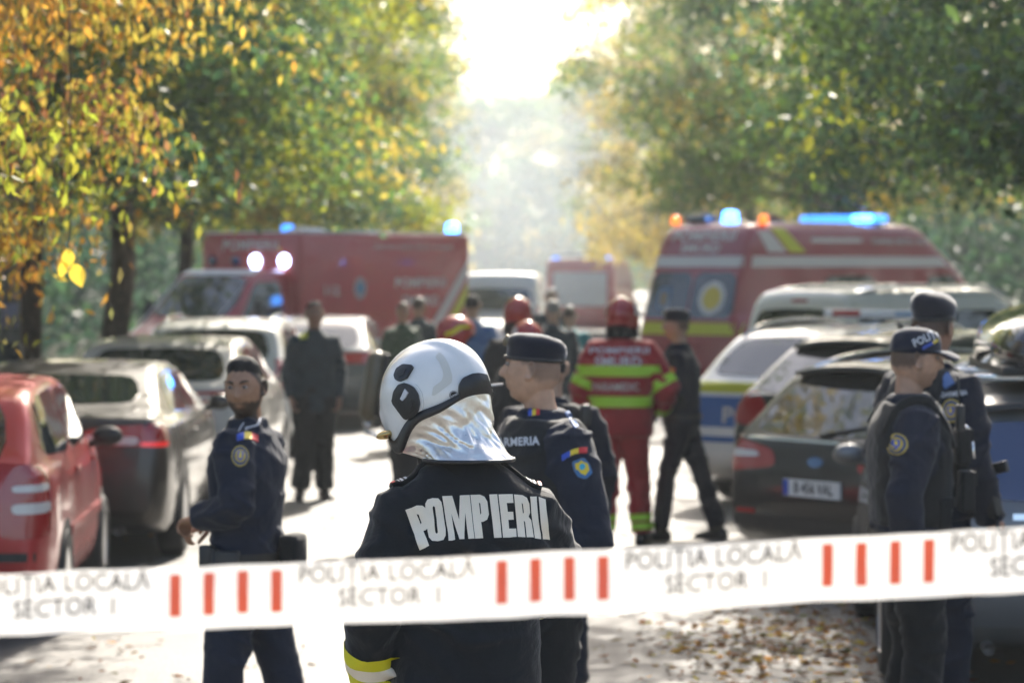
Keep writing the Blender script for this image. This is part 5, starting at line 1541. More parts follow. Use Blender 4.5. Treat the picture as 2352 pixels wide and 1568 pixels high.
# white helmet
M_HWHITE = mat('helmet_white', (0.74, 0.73, 0.70), .16, var=.05, vscale=14, coat=.6, coatr=.05, bump=.04, bscale=30, rvar=.06)
M_HBLACK = mat('helmet_black', (0.014, 0.014, 0.016), .38, bump=.1, bscale=200)
M_ALU = mat('aluminised_cloth', (0.82, 0.79, 0.74), .36, 1.0, bump=.5, bscale=14, bdist=.02, bdetail=4, rvar=.1)
def white_helmet(P):
    k = P.k; rows = []; NT = 72
    rimz = []
    for i in range(25):
        ring = []
        for q in range(NT):
            a = 2 * math.pi * q / NT; c, s = math.cos(a), math.sin(a)
            # depth of the skirt below the widest line: brow, cheek, nape
            cheek = math.exp(-(((a - (math.pi / 2 + .95)) % (2 * math.pi) if True else 0) - 0) ** 2 / .22) if False else 0
            da = abs(((a - math.pi / 2 + math.pi) % (2 * math.pi)) - math.pi)        # 0 at the brow, pi at the nape
            dep = .045 + .082 * math.exp(-((da - 1.0) / .46) ** 2) + .006 * smooth01((da - 1.0) / .8) - .014 * smooth01((da - 2.0) / .8) + .011 * math.exp(-((da - 1.95) / .5) ** 2)
            if i <= 15:
                ph = math.pi / 2 * i / 15; r = math.sin(ph) ** .93; z = math.cos(ph) * .132
            else:
                t = (i - 15) / 9; r = 1 + .02 * math.sin(t * 2.6) - .07 * t * t; z = -dep * t
            x, y = r * .126 * c, r * (.158 if s > 0 else .152) * s
            p = Vector((x, y, z + .03))
            crest = smooth01((.046 - abs(x)) / .012) * .008 * (1 if i > 0 else 1)
            if z > -.01: p += Vector((x * .2, y, max(z, 0))).normalized() * crest * smooth01((r - .0) / .1)
            elif s < 0: p += Vector((x * .2, y, 0)).normalized() * crest * max(0, 1 + z / .05)
            # brow ledge
            if da < .75 and i > 13: p += Vector((c, s, 0)) * .008 * smooth01((i - 13) / 4) * smooth01((.75 - da) / .3)
            ring.append(P.HT(p))
        rows.append(ring)
    b = MB(); b.loft(rows, cap=False)
    me = b.mesh('helmet'); fix_normals(me); me = apply_mods(me, [('SUBSURF', dict(levels=1, render_levels=1))]); me.polygons.foreach_set('use_smooth', [True] * len(me.polygons))
    o = mesh_obj('helmet', me, M_HWHITE, P.root); P.hb = bvh_of(me)
    hv = P.hb; zb = lambda pts: [ZB(*p) for p in pts]
    # black edge trim from cheek round the nape
    rim = rows[-1]; up = rows[-3]
    t = MB(); rr_ = []
    for q in range(NT):
        a = 2 * math.pi * q / NT; da = abs(((a - math.pi / 2 + math.pi) % (2 * math.pi)) - math.pi)
        if da < .62: continue
        rr_.append((((a - math.pi / 2) % (2 * math.pi)), q))
    rr_.sort(); prof = []
    cen = P.HT((0, 0, -.02))
    for _, q in rr_:
        lo, hi = rim[q], rows[-3][q]; out = (lo - cen); out = (out - (P.hr @ Vector((0, 0, 1))) * out.dot(P.hr @ Vector((0, 0, 1)))).normalized(); dn = (lo - hi).normalized()
        prof.append([hi + out * .001, hi + out * .006, lo + out * .008, lo + dn * .006 + out * .009, lo + dn * .008, lo - out * .004])
    t.loft(prof, closed=True); t.build('edge_trim', M_HBLACK, o)
    def pt(name, pts, m, off, sm=0, sk=.004): return P.wrap(name, zb(pts), m, hv, off, sm, parent=o, maxlen=8, skirt=sk)
    pt('vent_cover', [(303, 520), (330, 450), (400, 405), (495, 415), (498, 440), (440, 535), (430, 550), (350, 585), (315, 560)], M_HBLACK, .009, 1, .01)
    pt('vent_inset', [(340, 500), (400, 445), (440, 455), (410, 520), (355, 545)], M_INK, .0105, 1, .002)
    pt('visor_hinge_ring', [(270, 800), (295, 680), (350, 595), (435, 572), (530, 615), (590, 700), (612, 815), (590, 920), (520, 1000), (435, 1020), (390, 985)], M_HWHITE, .004, 2, .006)
    pt('visor_hinge', [(288, 805), (310, 690), (360, 620), (430, 600), (510, 640), (560, 720), (578, 820), (560, 900), (500, 965), (435, 990), (410, 975)], M_HBLACK, .012, 1, .012)
    pt('hinge_inset', [(330, 800), (355, 715), (400, 700), (395, 775), (430, 810), (500, 770), (535, 800), (530, 880), (480, 940), (430, 950)], M_INK, .0145, 1, .002)
    pt('hinge_label', [(390, 770), (435, 665), (470, 705), (445, 755), (410, 790)], M_PATCHW, .016, 0, .002)
    pt('hinge_latch', [(440, 800), (500, 770), (520, 830), (490, 900), (450, 890)], M_HBLACK, .018, 1, .004)
    pt('reflective_chevron', [(735, 310), (775, 265), (830, 310), (880, 400), (912, 500), (918, 560), (905, 600), (720, 735), (697, 730), (710, 640), (800, 575), (820, 520), (810, 450), (775, 370)], mat('pearl_reflective', (.60, .58, .52), .3), .002, 1, .002)
    pt('rear_clip', [(983, 625), (1022, 548), (1130, 503), (1190, 500), (1268, 517), (1300, 605), (1325, 700), (1385, 790), (1390, 830), (1180, 850), (985, 800)], M_HBLACK, .010, 1, .012)
    pt('maker_mark_ground', disc_px(932, 728, 47, 47, 20), M_INK, .002, 0, .002)
    pt('maker_mark_ring', disc_px(932, 728, 42, 42, 20), M_PATCHW, .003, 0, .001); pt('maker_mark_centre', disc_px(932, 728, 37, 37, 20), M_INK, .004, 0, .001)
    pt('maker_mark_bar', [(902, 735), (965, 705), (970, 738), (907, 762)], M_PATCHW, .005, 0, .001)
    v, f = text_poly('DAD', 30, .6, 1.0); x0, y0 = ZB(936, 735)
    v = [(x0 + (q[0] * .9) / 4.74 + 0, y0 - q[1] / 4.74 - q[0] * .4 / 4.74) for q in v]
    P.wrap('maker_mark_text', None, M_INK, hv, .0065, text=(v, f), parent=o, skirt=0.0)
    # lamp lens below the brow
    n = MB(); n.ell(P.HT((-.09, .118, -.045)), (.028, .03, .012), 14, 8, P.hr); n.build('goggle_lens', mat('gold_lens', (.5, .36, .15), .08, .9), o)
    # aluminised neck curtain with folds
    NR = 26; NQ = 74; rings = []
    for i in range(NR + 1):
        t = i / NR; ring = []
        for q in range(NQ + 1):
            a = math.pi / 2 + .98 + (2 * math.pi - 1.96) * q / NQ
            da = abs(((a - math.pi / 2 + math.pi) % (2 * math.pi)) - math.pi)
            dep = .045 + .082 * math.exp(-((da - 1.0) / .46) ** 2) + .006 * smooth01((da - 1.0) / .8) - .014 * smooth01((da - 2.0) / .8) + .011 * math.exp(-((da - 1.95) / .5) ** 2)
            top = P.HT(Vector((.117 * math.cos(a), .146 * math.sin(a), .03 - dep - .004)))
            aw = a - R(-46)                       # direction in the frame of the shoulders
            fl = .110 + .002 * smooth01((math.cos(a + R(46)) + .2)) + .01 * smooth01(-math.sin(a + R(46)))
            ca, sa = math.cos(a + R(46)), math.sin(a + R(46))
            bot = Vector((.004 + fl * ca, -.012 + fl * sa, 1.585))
            hor = smooth01(t * 1.15)
            p = top.lerp(bot, t); p.z = top.z + (bot.z - top.z) * t
            pinch = -.014 * math.sin(t * math.pi) * smooth01(da - 1.2)
            p += Vector((ca, sa, 0)) * (pinch + .012 * t ** 4)
            ww = math.sin(t * math.pi) ** .6 * .9 + .25 * t
            nn = noise.noise(Vector((a * 2.1 + 3, p.z * 18 + a * 1.5, 1.3))) * .013 + noise.noise(Vector((a * 4.5 - 2, p.z * 26 - a * 3, 7))) * .006
            cr = -.010 * math.exp(-(noise.noise(Vector((a * 1.7 - 4, p.z * 22 + a * 2, 4))) / .1) ** 2)
            p += Vector((ca, sa, 0)) * (nn + cr) * ww
            ring.append(p)
        rings.append(ring)
    nb = MB(); nb.loft(rings, cap=False, closed=False); nme = nb.mesh('neck_curtain'); nme = apply_mods(nme, [('SUBSURF', dict(levels=1, render_levels=1))]); nme.polygons.foreach_set('use_smooth', [True] * len(nme.polygons))
    cu = mesh_obj('neck_curtain', nme, M_ALU, o)
    hb = MB(); hb.tube([q for q in rings[-1]], .0055, 6); hb.build('curtain_hem', M_HBLACK, o)
    ib = MB(); ib.loft([[P.HT((.084 * math.cos(a), .1 * math.sin(a) - .004, z)) for a in [math.pi / 2 + .9 + (2 * math.pi - 1.8) * q / 30 for q in range(31)]] for z in (-.06, -.12, -.2)], cap=False, closed=False); ib.build('curtain_lining', BLACKC, o)
white_helmet(FF)
# high collar
cb = MB(); cz = FF.k
cb.loft([[Vector((x * cz, y * cz - .005, z * cz)) for x, y in [((.085 + .012 * (1 - i / 3)) * math.cos(a), (.085 + .012 * (1 - i / 3)) * math.sin(a)) for a in [2 * math.pi * q / 28 for q in range(28)]]] for i, z in enumerate((1.49, 1.515, 1.54, 1.565))], cap=False)
cb.build('collar', FFBLACK, FF.jacket)

# ------------------------------------------------------------------ gendarme in the beret beside him
M_BERET = fabric('beret_navy', (0.008, 0.010, 0.020), .9, .8, wr=.1)
GD = 10.4
G = Person('person', 'gendarme in dark beret and armoured vest with coat of arms on his sleeve', (.108, GD), R(-118), 1.84, NAVY, BLACKC, skin=(0.50, 0.30, 0.20), hairc=(0.10, 0.065, 0.05), hair=None, scalp=.6,
           arms={'L': ((-.255, -.06, 1.09), (-.14, .17, 1.0)), 'R': ((.24, .03, 1.12), (.12, .2, 1.02))}, head_yaw=R(38), head_pitch=R(-4), head_off=(.0, .03, .0), vox=.009, bvox=.0045, bulk=1.1, sleeve=1.14, seed=7, legw=1.15)
G.beret(M_BERET, (5, 9))
gv = G.vest(VEST, 1.0, 1.10)
G.text('vest_lettering', 'JANDARMERIA', 1163, 1016, 27, M_PATCHW, .82, .8, parent=gv, bvh=G.vb, rot=R(-2))
G.wrap('vest_tag', quad_px(1256, 1024, 1268, 1024, 12), M_FRED, G.vb, .004, parent=gv)
for i, m in enumerate((M_FBLUE, M_FYEL, M_FRED)): G.wrap('collar_flag', quad_px(1214 + i * 8.5, 945 - i, 1222.5 + i * 8.5, 944 - i, 20, n=2), m, off=.004)
G.wrap('shoulder_rank', [(1296, 948), (1330, 936), (1352, 968), (1320, 984)], mat('rank_blue', (.08, .16, .36), .6), off=.006)
for i in range(3): G.wrap('rank_bar', [(1302 + i * 8, 950 + i * 8), (1328 + i * 8, 941 + i * 8), (1331 + i * 8, 945.5 + i * 8), (1305 + i * 8, 954.5 + i * 8)], M_PATCHW, off=.0085)
flag_strip(G, 1291, 1052, 1347, 1034, 13, 6)
ab = [(1313, 1060), (1340, 1050), (1352, 1064), (1360, 1086), (1345, 1100), (1327, 1095), (1318, 1080)]
G.wrap('arm_badge', ab, mat('patch_blue', (.05, .16, .35), .6), off=.005, smooth=1)
G.wrap('arm_badge_eagle', [(1320, 1064), (1328, 1062), (1334, 1056), (1340, 1061), (1348, 1064), (1352, 1080), (1344, 1078), (1344, 1092), (1334, 1088), (1328, 1080), (1322, 1078)], M_FYEL, off=.0075)
G.wrap('arm_badge_shield', disc_px(1336, 1072, 6, 8), mat('patch_cyan', (.05, .4, .55), .6), off=.010)
G.belt(M_BLACK, .95)
for x, y in ((-.02, .19), (-.13, .15)): G.pouch('belt_pouch', (x, y, 1.06), (.08, .05, .13), m=VEST)
# cigarette-like pale pen in his lips
b = MB(); b.tube([G.HT((.004, .1, -.058)), G.HT((.004, .165, -.07))], .004, 8); b.build('cigarette', M_PATCHW, G.root)

# ------------------------------------------------------------------ policeman by the brown saloon
LP = Person('person', 'bareheaded bearded policeman in navy jacket looking over his shoulder', (-1.075, 11.5), R(-74), 1.735, NAVY, NAVY, skin=(0.34, 0.185, 0.11), hairc=(0.012, 0.009, 0.007), hair='thick', beard=.9, scalp=.92, head_off=(0, 0, -.014),
            arms={'L': ((-.25, -.06, 1.17), (-.13, .155, 1.115)), 'R': ((.25, .0, 1.15), (.06, .19, 1.08))}, legs={'L': ((-.13, .05, .5), (-.16, .05, .09)), 'R': ((.12, -.1, .5), (.15, -.2, .09))},
            head_yaw=R(-92), head_pitch=R(5), head_roll=R(2), vox=.009, bvox=.0045, seed=11, curl=.9, legw=1.15, bulk=1.04, sleeve=1.08)
flag_strip(LP, 544, 1006, 592, 1008, 15, 7)
round_badge(LP, 551, 1047, 24, rx=19)
for seg in (((563, 985), (592, 975)), ((592, 975), (601, 950)), ((548, 990), (560, 972))):
    LP.wrap('collar_piping', quad_px(*seg[0], *seg[1], 4, n=2) if abs(seg[0][0] - seg[1][0]) > 10 else [(seg[0][0] - 2, seg[0][1]), (seg[0][0] + 2, seg[0][1]), (seg[1][0] + 2, seg[1][1]), (seg[1][0] - 2, seg[1][1])], M_PATCHW, off=.006)
LP.belt(M_BLACK, .955)
LP.pouch('belt_bag', (.03, -.195, .96), (.15, .085, .17), bevel=.03, m=BLACKC)
LP.pouch('holster', (-.2, .0, .89), (.045, .1, .2), m=M_BLACK); LP.pouch('belt_pouch', (-.185, .1, .95), (.04, .06, .12), m=M_BLACK)
b = MB(); b.tube([Vector((-.205, .055, 1.0)) * LP.k, Vector((-.21, .06, .78)) * LP.k], .016, 10); b.build('baton', M_BLACK, LP.root)
b = MB(); b.ell(Vector((-.226, .0, .9)) * LP.k, (.006, .012, .012), 10, 6); b.build('holster_stud', mat('brass', (.7, .5, .12), .25, 1.0), LP.root)

# ------------------------------------------------------------------ two policemen by the grey estate
RP = Person('person', 'policeman in peaked navy cap and black utility vest, gold round sleeve badge', (1.655, 11.8), R(84), 1.83, fabric('navy_grey', (0.016, 0.019, 0.032), sheen=.1), BLACKC, skin=(0.46, 0.27, 0.18), hairc=(0.03, 0.02, 0.015), hair=None, scalp=.8, beard=.3, hair_m=M_HAIRBR,
            arms={'R': ((.262, -.09, 1.14), (.25, -.07, .89)), 'L': ((-.25, 0, 1.14), (-.2, .1, .92))}, head_yaw=R(4), head_pitch=R(3), vox=.009, bvox=.005, bulk=1.1, sleeve=1.12, seed=15, legw=1.15)
RP.cap(fabric('cap_navy', (0.010, 0.014, 0.030), .85, .4, wr=0.0))
RP.text('cap_lettering', 'POLIȚIA', 2131, 775, 24, M_PATCHW, .8, .7, rot=R(-24), bvh=RP.cb, parent=[o for o in RP.root.children if o.name.startswith('cap')][0], off=.003)
for i, m in enumerate((M_FBLUE, M_FBLUE, M_FYEL)): RP.wrap('cap_stripe', [(2118 + i * 11, 797 - i * 6), (2130 + i * 11, 790 - i * 6), (2132 + i * 11, 796 - i * 6), (2120 + i * 11, 803 - i * 6)], m, RP.cb, .003, parent=[o for o in RP.root.children if o.name.startswith('cap')][0])
rv = RP.vest(VEST, 1.0, 1.06)
round_badge(RP, 2061, 1020, 25)
for (x, y, z, w, h) in ((.1, .185, 1.32, .09, .15), (.1, .2, 1.14, .1, .17), (.0, .205, 1.25, .09, .18), (-.1, .19, 1.18, .09, .16), (.17, .09, 1.06, .07, .13)):
    p = RP.pouch('vest_pouch', (x, y, z), (w, .055, h)); b = MB(); b.box(Vector((x, y + .03, z + h * .3)) * RP.k, (w * .95, .012, h * .35)); b.build('pouch_flap', VEST, p, bevel=.004)
p = RP.pouch('radio', (.12, .17, 1.43), (.05, .035, .12), m=M_BLACK); b = MB(); b.tube([Vector((.12, .17, 1.48)) * RP.k, Vector((.125, .16, 1.6)) * RP.k], .005, 6); b.build('radio_aerial', M_BLACK, p)
for a_, b_ in (((.1, .2, 1.4), (.05, .235, 1.36)), ((.05, .235, 1.36), (.09, .235, 1.27))):
    b = MB(); b.tube([Vector(a_) * RP.k, Vector(b_) * RP.k], .008, 8); b.build('metal_clip', M_CHROME, RP.root)
for s in (-1, 1):
    r_ = []
    for t in range(9):
        q = Vector((s * (.13 + .02 * math.sin(t / 8 * math.pi)), .13 - .26 * t / 8, 1.40)) ; h = RP.jb.ray_cast(q * RP.k + Vector((0, 0, .4)), Vector((0, 0, -1)))
        r_.append((h[0] if h[0] is not None else q * RP.k) + Vector((0, 0, .014)))
    b = MB(); b.tube(r_, [(.028, .01)] * 9, 8); b.build('vest_strap', VEST, RP.root)
RP.belt(M_BLACK, .96); RP.pouch('belt_pouch', (.21, -.06, .93), (.05, .1, .15)); RP.pouch('belt_pouch', (.19, .1, .93), (.05, .08, .13))
BP = Person('person', 'taller policeman in navy beret behind the capped one, rifle sling on his chest', (1.91, 12.95), R(50), 1.94, NAVYD, NAVYD, skin=(0.34, 0.18, 0.12), hairc=(0.02, 0.015, 0.01), hair=None, scalp=.8,
            arms={'R': ((.27, -.04, 1.11), (.27, .07, .87))}, head_yaw=R(-8), vox=.010, bvox=.006, bulk=1.1, sleeve=1.1, seed=18)
BP.beret(M_BERET, (-6, -4), badge=False, dome=.03)
round_badge(BP, 2186, 943, 27, rx=23)
BP.text('arm_lettering', 'JANDARMERIA', 2182, 906, 16, M_PATCHW, .72, .3, rot=R(-6))
BP.wrap('shoulder_rank', [(2157, 868), (2178, 855), (2194, 880), (2172, 894)], mat('rank_blue', (.08, .16, .36), .6), off=.006)
bv = BP.vest(VEST, 1.02, 1.04, seed=9); BP.belt(M_BLACK, .96)
rf = empty('slung_rifle', px(2262, 1070, 12.72), R(-40), 'black rifle hanging from the tall policeman sling', 'rifle')
rq = Matrix.Rotation(R(-14), 3, 'Y')
def rbox(name, c, s, par=None, m=None): b = MB(); b.box(rq @ Vector(c), s, rq); return b.build(name, m or mat('gunmetal', (.015, .015, .016), .45, .4), par or rf, bevel=.006)
rbox('receiver', (0, 0, .02), (.05, .06, .2)); rbox('stock', (0, .01, .2), (.04, .09, .18)); rbox('magazine', (.05, .03, -.02), (.09, .03, .05)); rbox('fore_end', (0, 0, -.15), (.045, .05, .16))
b = MB(); b.tube([rq @ Vector((0, 0, -.22)), rq @ Vector((0, 0, -.4))], .01, 8); b.build('barrel', MATS['gunmetal'], rf)
b = MB(); b.tube([rq @ Vector((0, 0, .28)), Vector((-.1, .03, .38)), Vector((-.25, .08, .47))], [(.018, .004)] * 3, 8); b.build('sling', BLACKC, rf)
# ------------------------------------------------------------------ the people further down the road
FAR_ = dict(vox=.015, bvox=.0075)
RED_H = mat('helmet_red', (0.36, 0.012, 0.016), .18, coat=.8, coatr=.05)
def at(x, d): return ((x - 1176.0) * d / FPX, d)
SM = Person('person', 'man in plain black clothes standing with arms down beside the silver hatchback', at(722, 25.6), R(168), 1.78, SLATE, BLACKC, skin=(0.30, 0.16, 0.11), hair='short', hair_m=M_HAIRB, bulk=.98, sleeve=1.08, arms={'L': ((-.235, -.03, 1.15), (-.22, .05, .91)), 'R': ((.235, -.03, 1.15), (.22, .06, .91))}, legs={'L': ((-.08, .03, .5), (-.09, 0, .09)), 'R': ((.09, .03, .5), (.13, .03, .09))}, seed=21, legw=1.25, hem=.78, **FAR_)
SM.wrap('shoulder_patch', quad_px(688, 770, 706, 768, 18), M_YREFL, off=.006)
PM = Person('person', 'paramedic in red suit with lime bands and red helmet seen from behind', at(1428, 21.4), R(6), 1.82, REDC, REDC, hair=None, bulk=1.26, sleeve=1.3, hem=.80, legw=1.16, seed=24, head_yaw=R(12),
            arms={'L': ((-.29, -.02, 1.15), (-.27, .14, .95)), 'R': ((.335, -.05, 1.15), (.26, .13, .98))}, legs={'L': ((-.11, .03, .5), (-.13, .05, .09)), 'R': ((.12, .02, .5), (.15, -.03, .09))}, gloves=BLACKC, **FAR_)
PM.red_helmet(RED_H)
PM.torso_band('reflective_band', 1.245, 1.325, M_LIME, .008); PM.torso_band('reflective_band', 1.02, 1.10, M_LIME, .008)
for nm in ('L', 'R'):
    sh, e, w = PM.arm[nm]; PM.band('sleeve_band', sh, e, .72, .95, M_LIME, off=.007); PM.band('sleeve_band', e, w, .6, .85, M_LIME, off=.007)
    h, kn, an = PM.legp[nm]; PM.band('trouser_band', kn, an, .66, .78, M_LIME, bvh=PM.tb, off=.006, parent=PM.trousers); PM.band('trouser_band', kn, an, .82, .94, M_LIME, bvh=PM.tb, off=.006, parent=PM.trousers)
PM.text('back_lettering', 'POMPIERII', 1423, 806, 20, M_PATCHW, 1.5, .4); PM.text('back_lettering', 'SMURD', 1420, 832, 30, M_PATCHW, 1.05, .8); PM.text('back_lettering', 'PARAMEDIC', 1415, 889, 24, M_WREFL, .78, .5)
GN = Person('person', 'gendarme in beret standing sideways by the ambulance van rear door', at(1566, 21.8), R(-78), 1.76, NAVYD, NAVYD, skin=(0.42, 0.25, 0.17), hair=None, scalp=.6, head_yaw=R(-12), lean=(0, .02),
            arms={'L': ((-.24, -.02, 1.14), (-.1, .2, 1.12)), 'R': ((.24, 0, 1.14), (.08, .22, 1.1))}, legs={'L': ((-.1, .1, .5), (-.12, .15, .09)), 'R': ((.1, -.14, .5), (.12, -.26, .09))}, seed=27, bulk=1.05, **FAR_)
GN.beret(M_BERET, (4, 8)); GN.belt(M_BLACK, .96); flag_strip(GN, 1533, 852, 1550, 850, 9, 2)
TF = Person('person', 'firefighter in red helmet with yellow stripe bending forward under an air cylinder', at(925, 21.6), R(78), 1.72, FFBLACK, FFBLACK, hair=None, lean=(0, .20), head_off=(0, .1, -.05), seed=30, bulk=1.15, sleeve=1.2, legw=1.2,
            arms={'L': ((-.27, .22, 1.12), (-.2, .4, 1.0)), 'R': ((.27, .2, 1.1), (.22, .36, .95))}, gloves=BLACKC, **FAR_)
TF.red_helmet(RED_H, stripe=M_YEL, sil=False)
ax = Vector((0, -.02, .98)); ay = Vector((0, -.01, 1.46))
b = MB(); b.lathe([(.02, -.03), (.03, 0), (.07, .03), (.078, .08), (.078, .45), (.06, .5), (.02, .53)], (0, -.27, .93), (0, .16, 1), 18); t_ = b.build('air_cylinder', mat('cylinder_olive', (.10, .085, .045), .35, coat=.4), TF.root)
b = MB(); b.box((0, -.17, 1.2), (.24, .05, .48), Matrix.Rotation(R(-9), 3, 'X')); b.build('back_plate', M_BLACK, TF.root, bevel=.015)
b = MB(); b.tube([(0, -.27, .9), (.05, -.29, .84), (.12, -.22, .82)], .018, 8); b.ell((0, -.27, .9), (.04, .04, .03), 10, 6); b.build('cylinder_valve', M_CHROME, TF.root)
for nm in ('L', 'R'):
    h, kn, an = TF.legp[nm]; TF.band('trouser_band', kn, an, .55, .7, M_YEL, bvh=TF.tb, parent=TF.trousers)
R1 = Person('person', 'taller firefighter in red helmet facing down the road beyond the beret', at(1190, 23.4), R(8), 1.80, FFBLACK, FFBLACK, hair=None, seed=33, bulk=1.15, **FAR_); R1.red_helmet(RED_H)
R2 = Person('person', 'shorter firefighter in red helmet right behind the beret of the gendarme', at(1212, 20.6), R(-20), 1.66, FFBLACK, FFBLACK, hair=None, seed=35, bulk=1.15, **FAR_); R2.red_helmet(RED_H)
BS = Person('person', 'dark haired officer in light blue shirt seen from behind', at(1085, 29.5), R(4), 1.80, BLUEC, NAVYD, hair='short', seed=37, bulk=1.08, **FAR_)
BS.text('back_lettering', 'POLIȚIA', 1090, 741, 20, M_PATCHW, .9, .4)
DJ = Person('person', 'man in dark slate coat standing behind the red helmets', at(1270, 29.8), R(-12), 1.74, SLATE, SLATE, hair='short', hair_m=M_HAIRGR, seed=39, bulk=1.1, **FAR_)
TJ = Person('person', 'person in teal jacket half hidden by the man in slate coat', at(1308, 31.2), R(10), 1.66, TEALC, SLATE, hair='short', hair_m=M_HAIRBR, seed=41, bulk=1.1, **FAR_)
WH = Person('person', 'pale capped man further down the road behind the slate coat', at(1266, 37), R(170), 1.80, SLATE, SLATE, hair='short', hair_m=M_HAIRGR, seed=43, **FAR_)
N1 = Person('person', 'dark haired man with green collar near the boxy ambulance', at(925, 32.5), R(150), 1.68, GREENC, SLATE, skin=(.34, .2, .14), hair='short', hair_m=M_HAIRBR, seed=45, **FAR_)
N2 = Person('person', 'man in dark top close beside the one with green collar', at(962, 33.4), R(30), 1.73, SLATE, SLATE, skin=(.34, .2, .14), hair='short', hair_m=M_HAIRBR, seed=47, **FAR_)
VS = Person('person', 'officer in black vest hidden behind the gendarme, only shoulder showing', (.185, 13.6), R(-10), 1.72, NAVYD, NAVYD, skin=(.4, .24, .16), hair='short', seed=49, bulk=1.1, sleeve=1.1, vox=.013, bvox=.0075)
VS.vest(VEST, 1.0, 1.06); VS.pouch('radio', (.15, -.13, 1.44), (.05, .04, .1), m=M_BLACK)
# ------------------------------------------------------------------ barrier tape across the road
TD = 4.0
def tape():
    m = bpy.data.materials.new('tape_film'); m.use_nodes = True
    nt = m.node_tree
    for n in list(nt.nodes): nt.nodes.remove(n)
    df = nt.nodes.new('ShaderNodeBsdfDiffuse'); tr = nt.nodes.new('ShaderNodeBsdfTranslucent'); gl = nt.nodes.new('ShaderNodeBsdfGlossy'); gl.inputs['Roughness'].default_value = .35
    df.inputs[0].default_value = (.82, .81, .79, 1); tr.inputs[0].default_value = (.80, .78, .75, 1)
    m1 = nt.nodes.new('ShaderNodeMixShader'); m1.inputs[0].default_value = .36; m2 = nt.nodes.new('ShaderNodeMixShader'); m2.inputs[0].default_value = .04; out = nt.nodes.new('ShaderNodeOutputMaterial')
    L = nt.links.new; L(df.outputs[0], m1.inputs[1]); L(tr.outputs[0], m1.inputs[2]); L(m1.outputs[0], m2.inputs[1]); L(gl.outputs[0], m2.inputs[2]); L(m2.outputs[0], out.inputs[0])
    def ink(name, c):
        q = m.copy(); q.name = name
        for n in q.node_tree.nodes:
            if n.type in ('BSDF_DIFFUSE', 'BSDF_TRANSLUCENT'): n.inputs[0].default_value = (*c, 1)
        return q
    red = ink('tape_red', (.88, .17, .09)); blk = ink('tape_black', (.10, .095, .09))
    top = lambda x: 1320 + (1215 - 1320) * x / 2352.0 + 3 * math.sin(x / 610.0) + 3 * noise.noise(Vector((x / 120.0, 0, 0))); hgt = lambda x: 141 + 8 * x / 2352.0
    depth = lambda x: TD + .010 * math.sin(x / 330.0 + 1) + .006 * math.sin(x / 91.0)
    def P(x, v, off=0.0):                      # x in picture pixels along the tape, v: 0 top, 1 bottom
        d = depth(x) + .004 * math.sin(v * 3.1 + x / 170.0) + .006 * noise.noise(Vector((x / 95.0, v * 1.6, 3.0))) + .003 * noise.noise(Vector((x / 38.0, v * 3.0, 9.0))) - off
        q = px(x, 0, TD); zt = px(0, top(x) + hgt(x) * v, TD).z
        return Vector((q.x, d, zt))
    root = empty('barrier_tape', px(1176, 1340, TD), 0, 'white plastic barrier tape with red bars and POLIȚIA LOCALĂ SECTOR 1 print stretched across', 'tape')
    base = root.location.copy()
    x0, x1 = -3450, 5800
    rows = []
    n = 400
    for i in range(n + 1):
        x = x0 + (x1 - x0) * i / n
        rows.append([P(x, v / 5) - base for v in range(6)])
    b = MB(); b.loft(rows, cap=False, closed=False); film = b.build('film', m, root)
    per = 750.0
    def strip(name, xa, xb, va, vb, mt):
        r = [[P(xa + (xb - xa) * i / 3, va + (vb - va) * j / 4, .0012) - base for j in range(5)] for i in range(4)]
        q = MB(); q.loft(r, cap=False, closed=False); q.build(name, mt, film)
    def txt(s, xc, vc, size, xs, sp):
        v, f = text_poly(s, size, 1.0, xs)
        bm = flat_text([(xc + q[0], vc * 143 - q[1]) for q in v], f, 40)
        for q in bm.verts: q.co = P(q.co.x, q.co.y / 143.0, .0014) - base
        bm_obj('printed_text', bm, blk, film, smooth=False)
    for k in range(-4, 7):
        xb = 402 + per * k
        for j in range(4): strip('red_bar', xb + 77.5 * j - 13, xb + 77.5 * j + 14, .09, .78, red)
        txt('POLIȚIA', xb + 377, .21, 58, .88, 0); txt('LOCALĂ', xb + 590, .21, 58, .88, 0); txt('SECTOR', xb + 470, .60, 58, .88, 0); txt('1', xb + 605, .60, 58, .88, 0)
    for x, nm in ((x0 + 30, 0), (x1 - 30, 1)):
        q = P(x, .5)
        pr = empty('steel_post', (q.x + (-.03 if nm == 0 else .03), q.y + .03, 0), 0, ('galvanised post holding the lower end of the tape' if nm == 0 else 'galvanised post holding the higher end of the tape'), 'post')
        b = MB(); b.tube([(0, 0, 0), (0, 0, 2.0)], .03, 14); b.build('shaft', mat('galvanised', (.45, .46, .47), .45, .8, var=.15), pr)
        b = MB(); b.lathe([(.2, 0), (.2, .03), (.06, .06), (.035, .08)], (0, 0, 0), (0, 0, 1), 24); b.build('foot', mat('cast_foot', (.05, .05, .05), .8), pr)
        b = MB(); b.ell((0, 0, 2.0), (.034, .034, .02), 14, 8); b.build('cap', M_BLACK, pr)
tape()
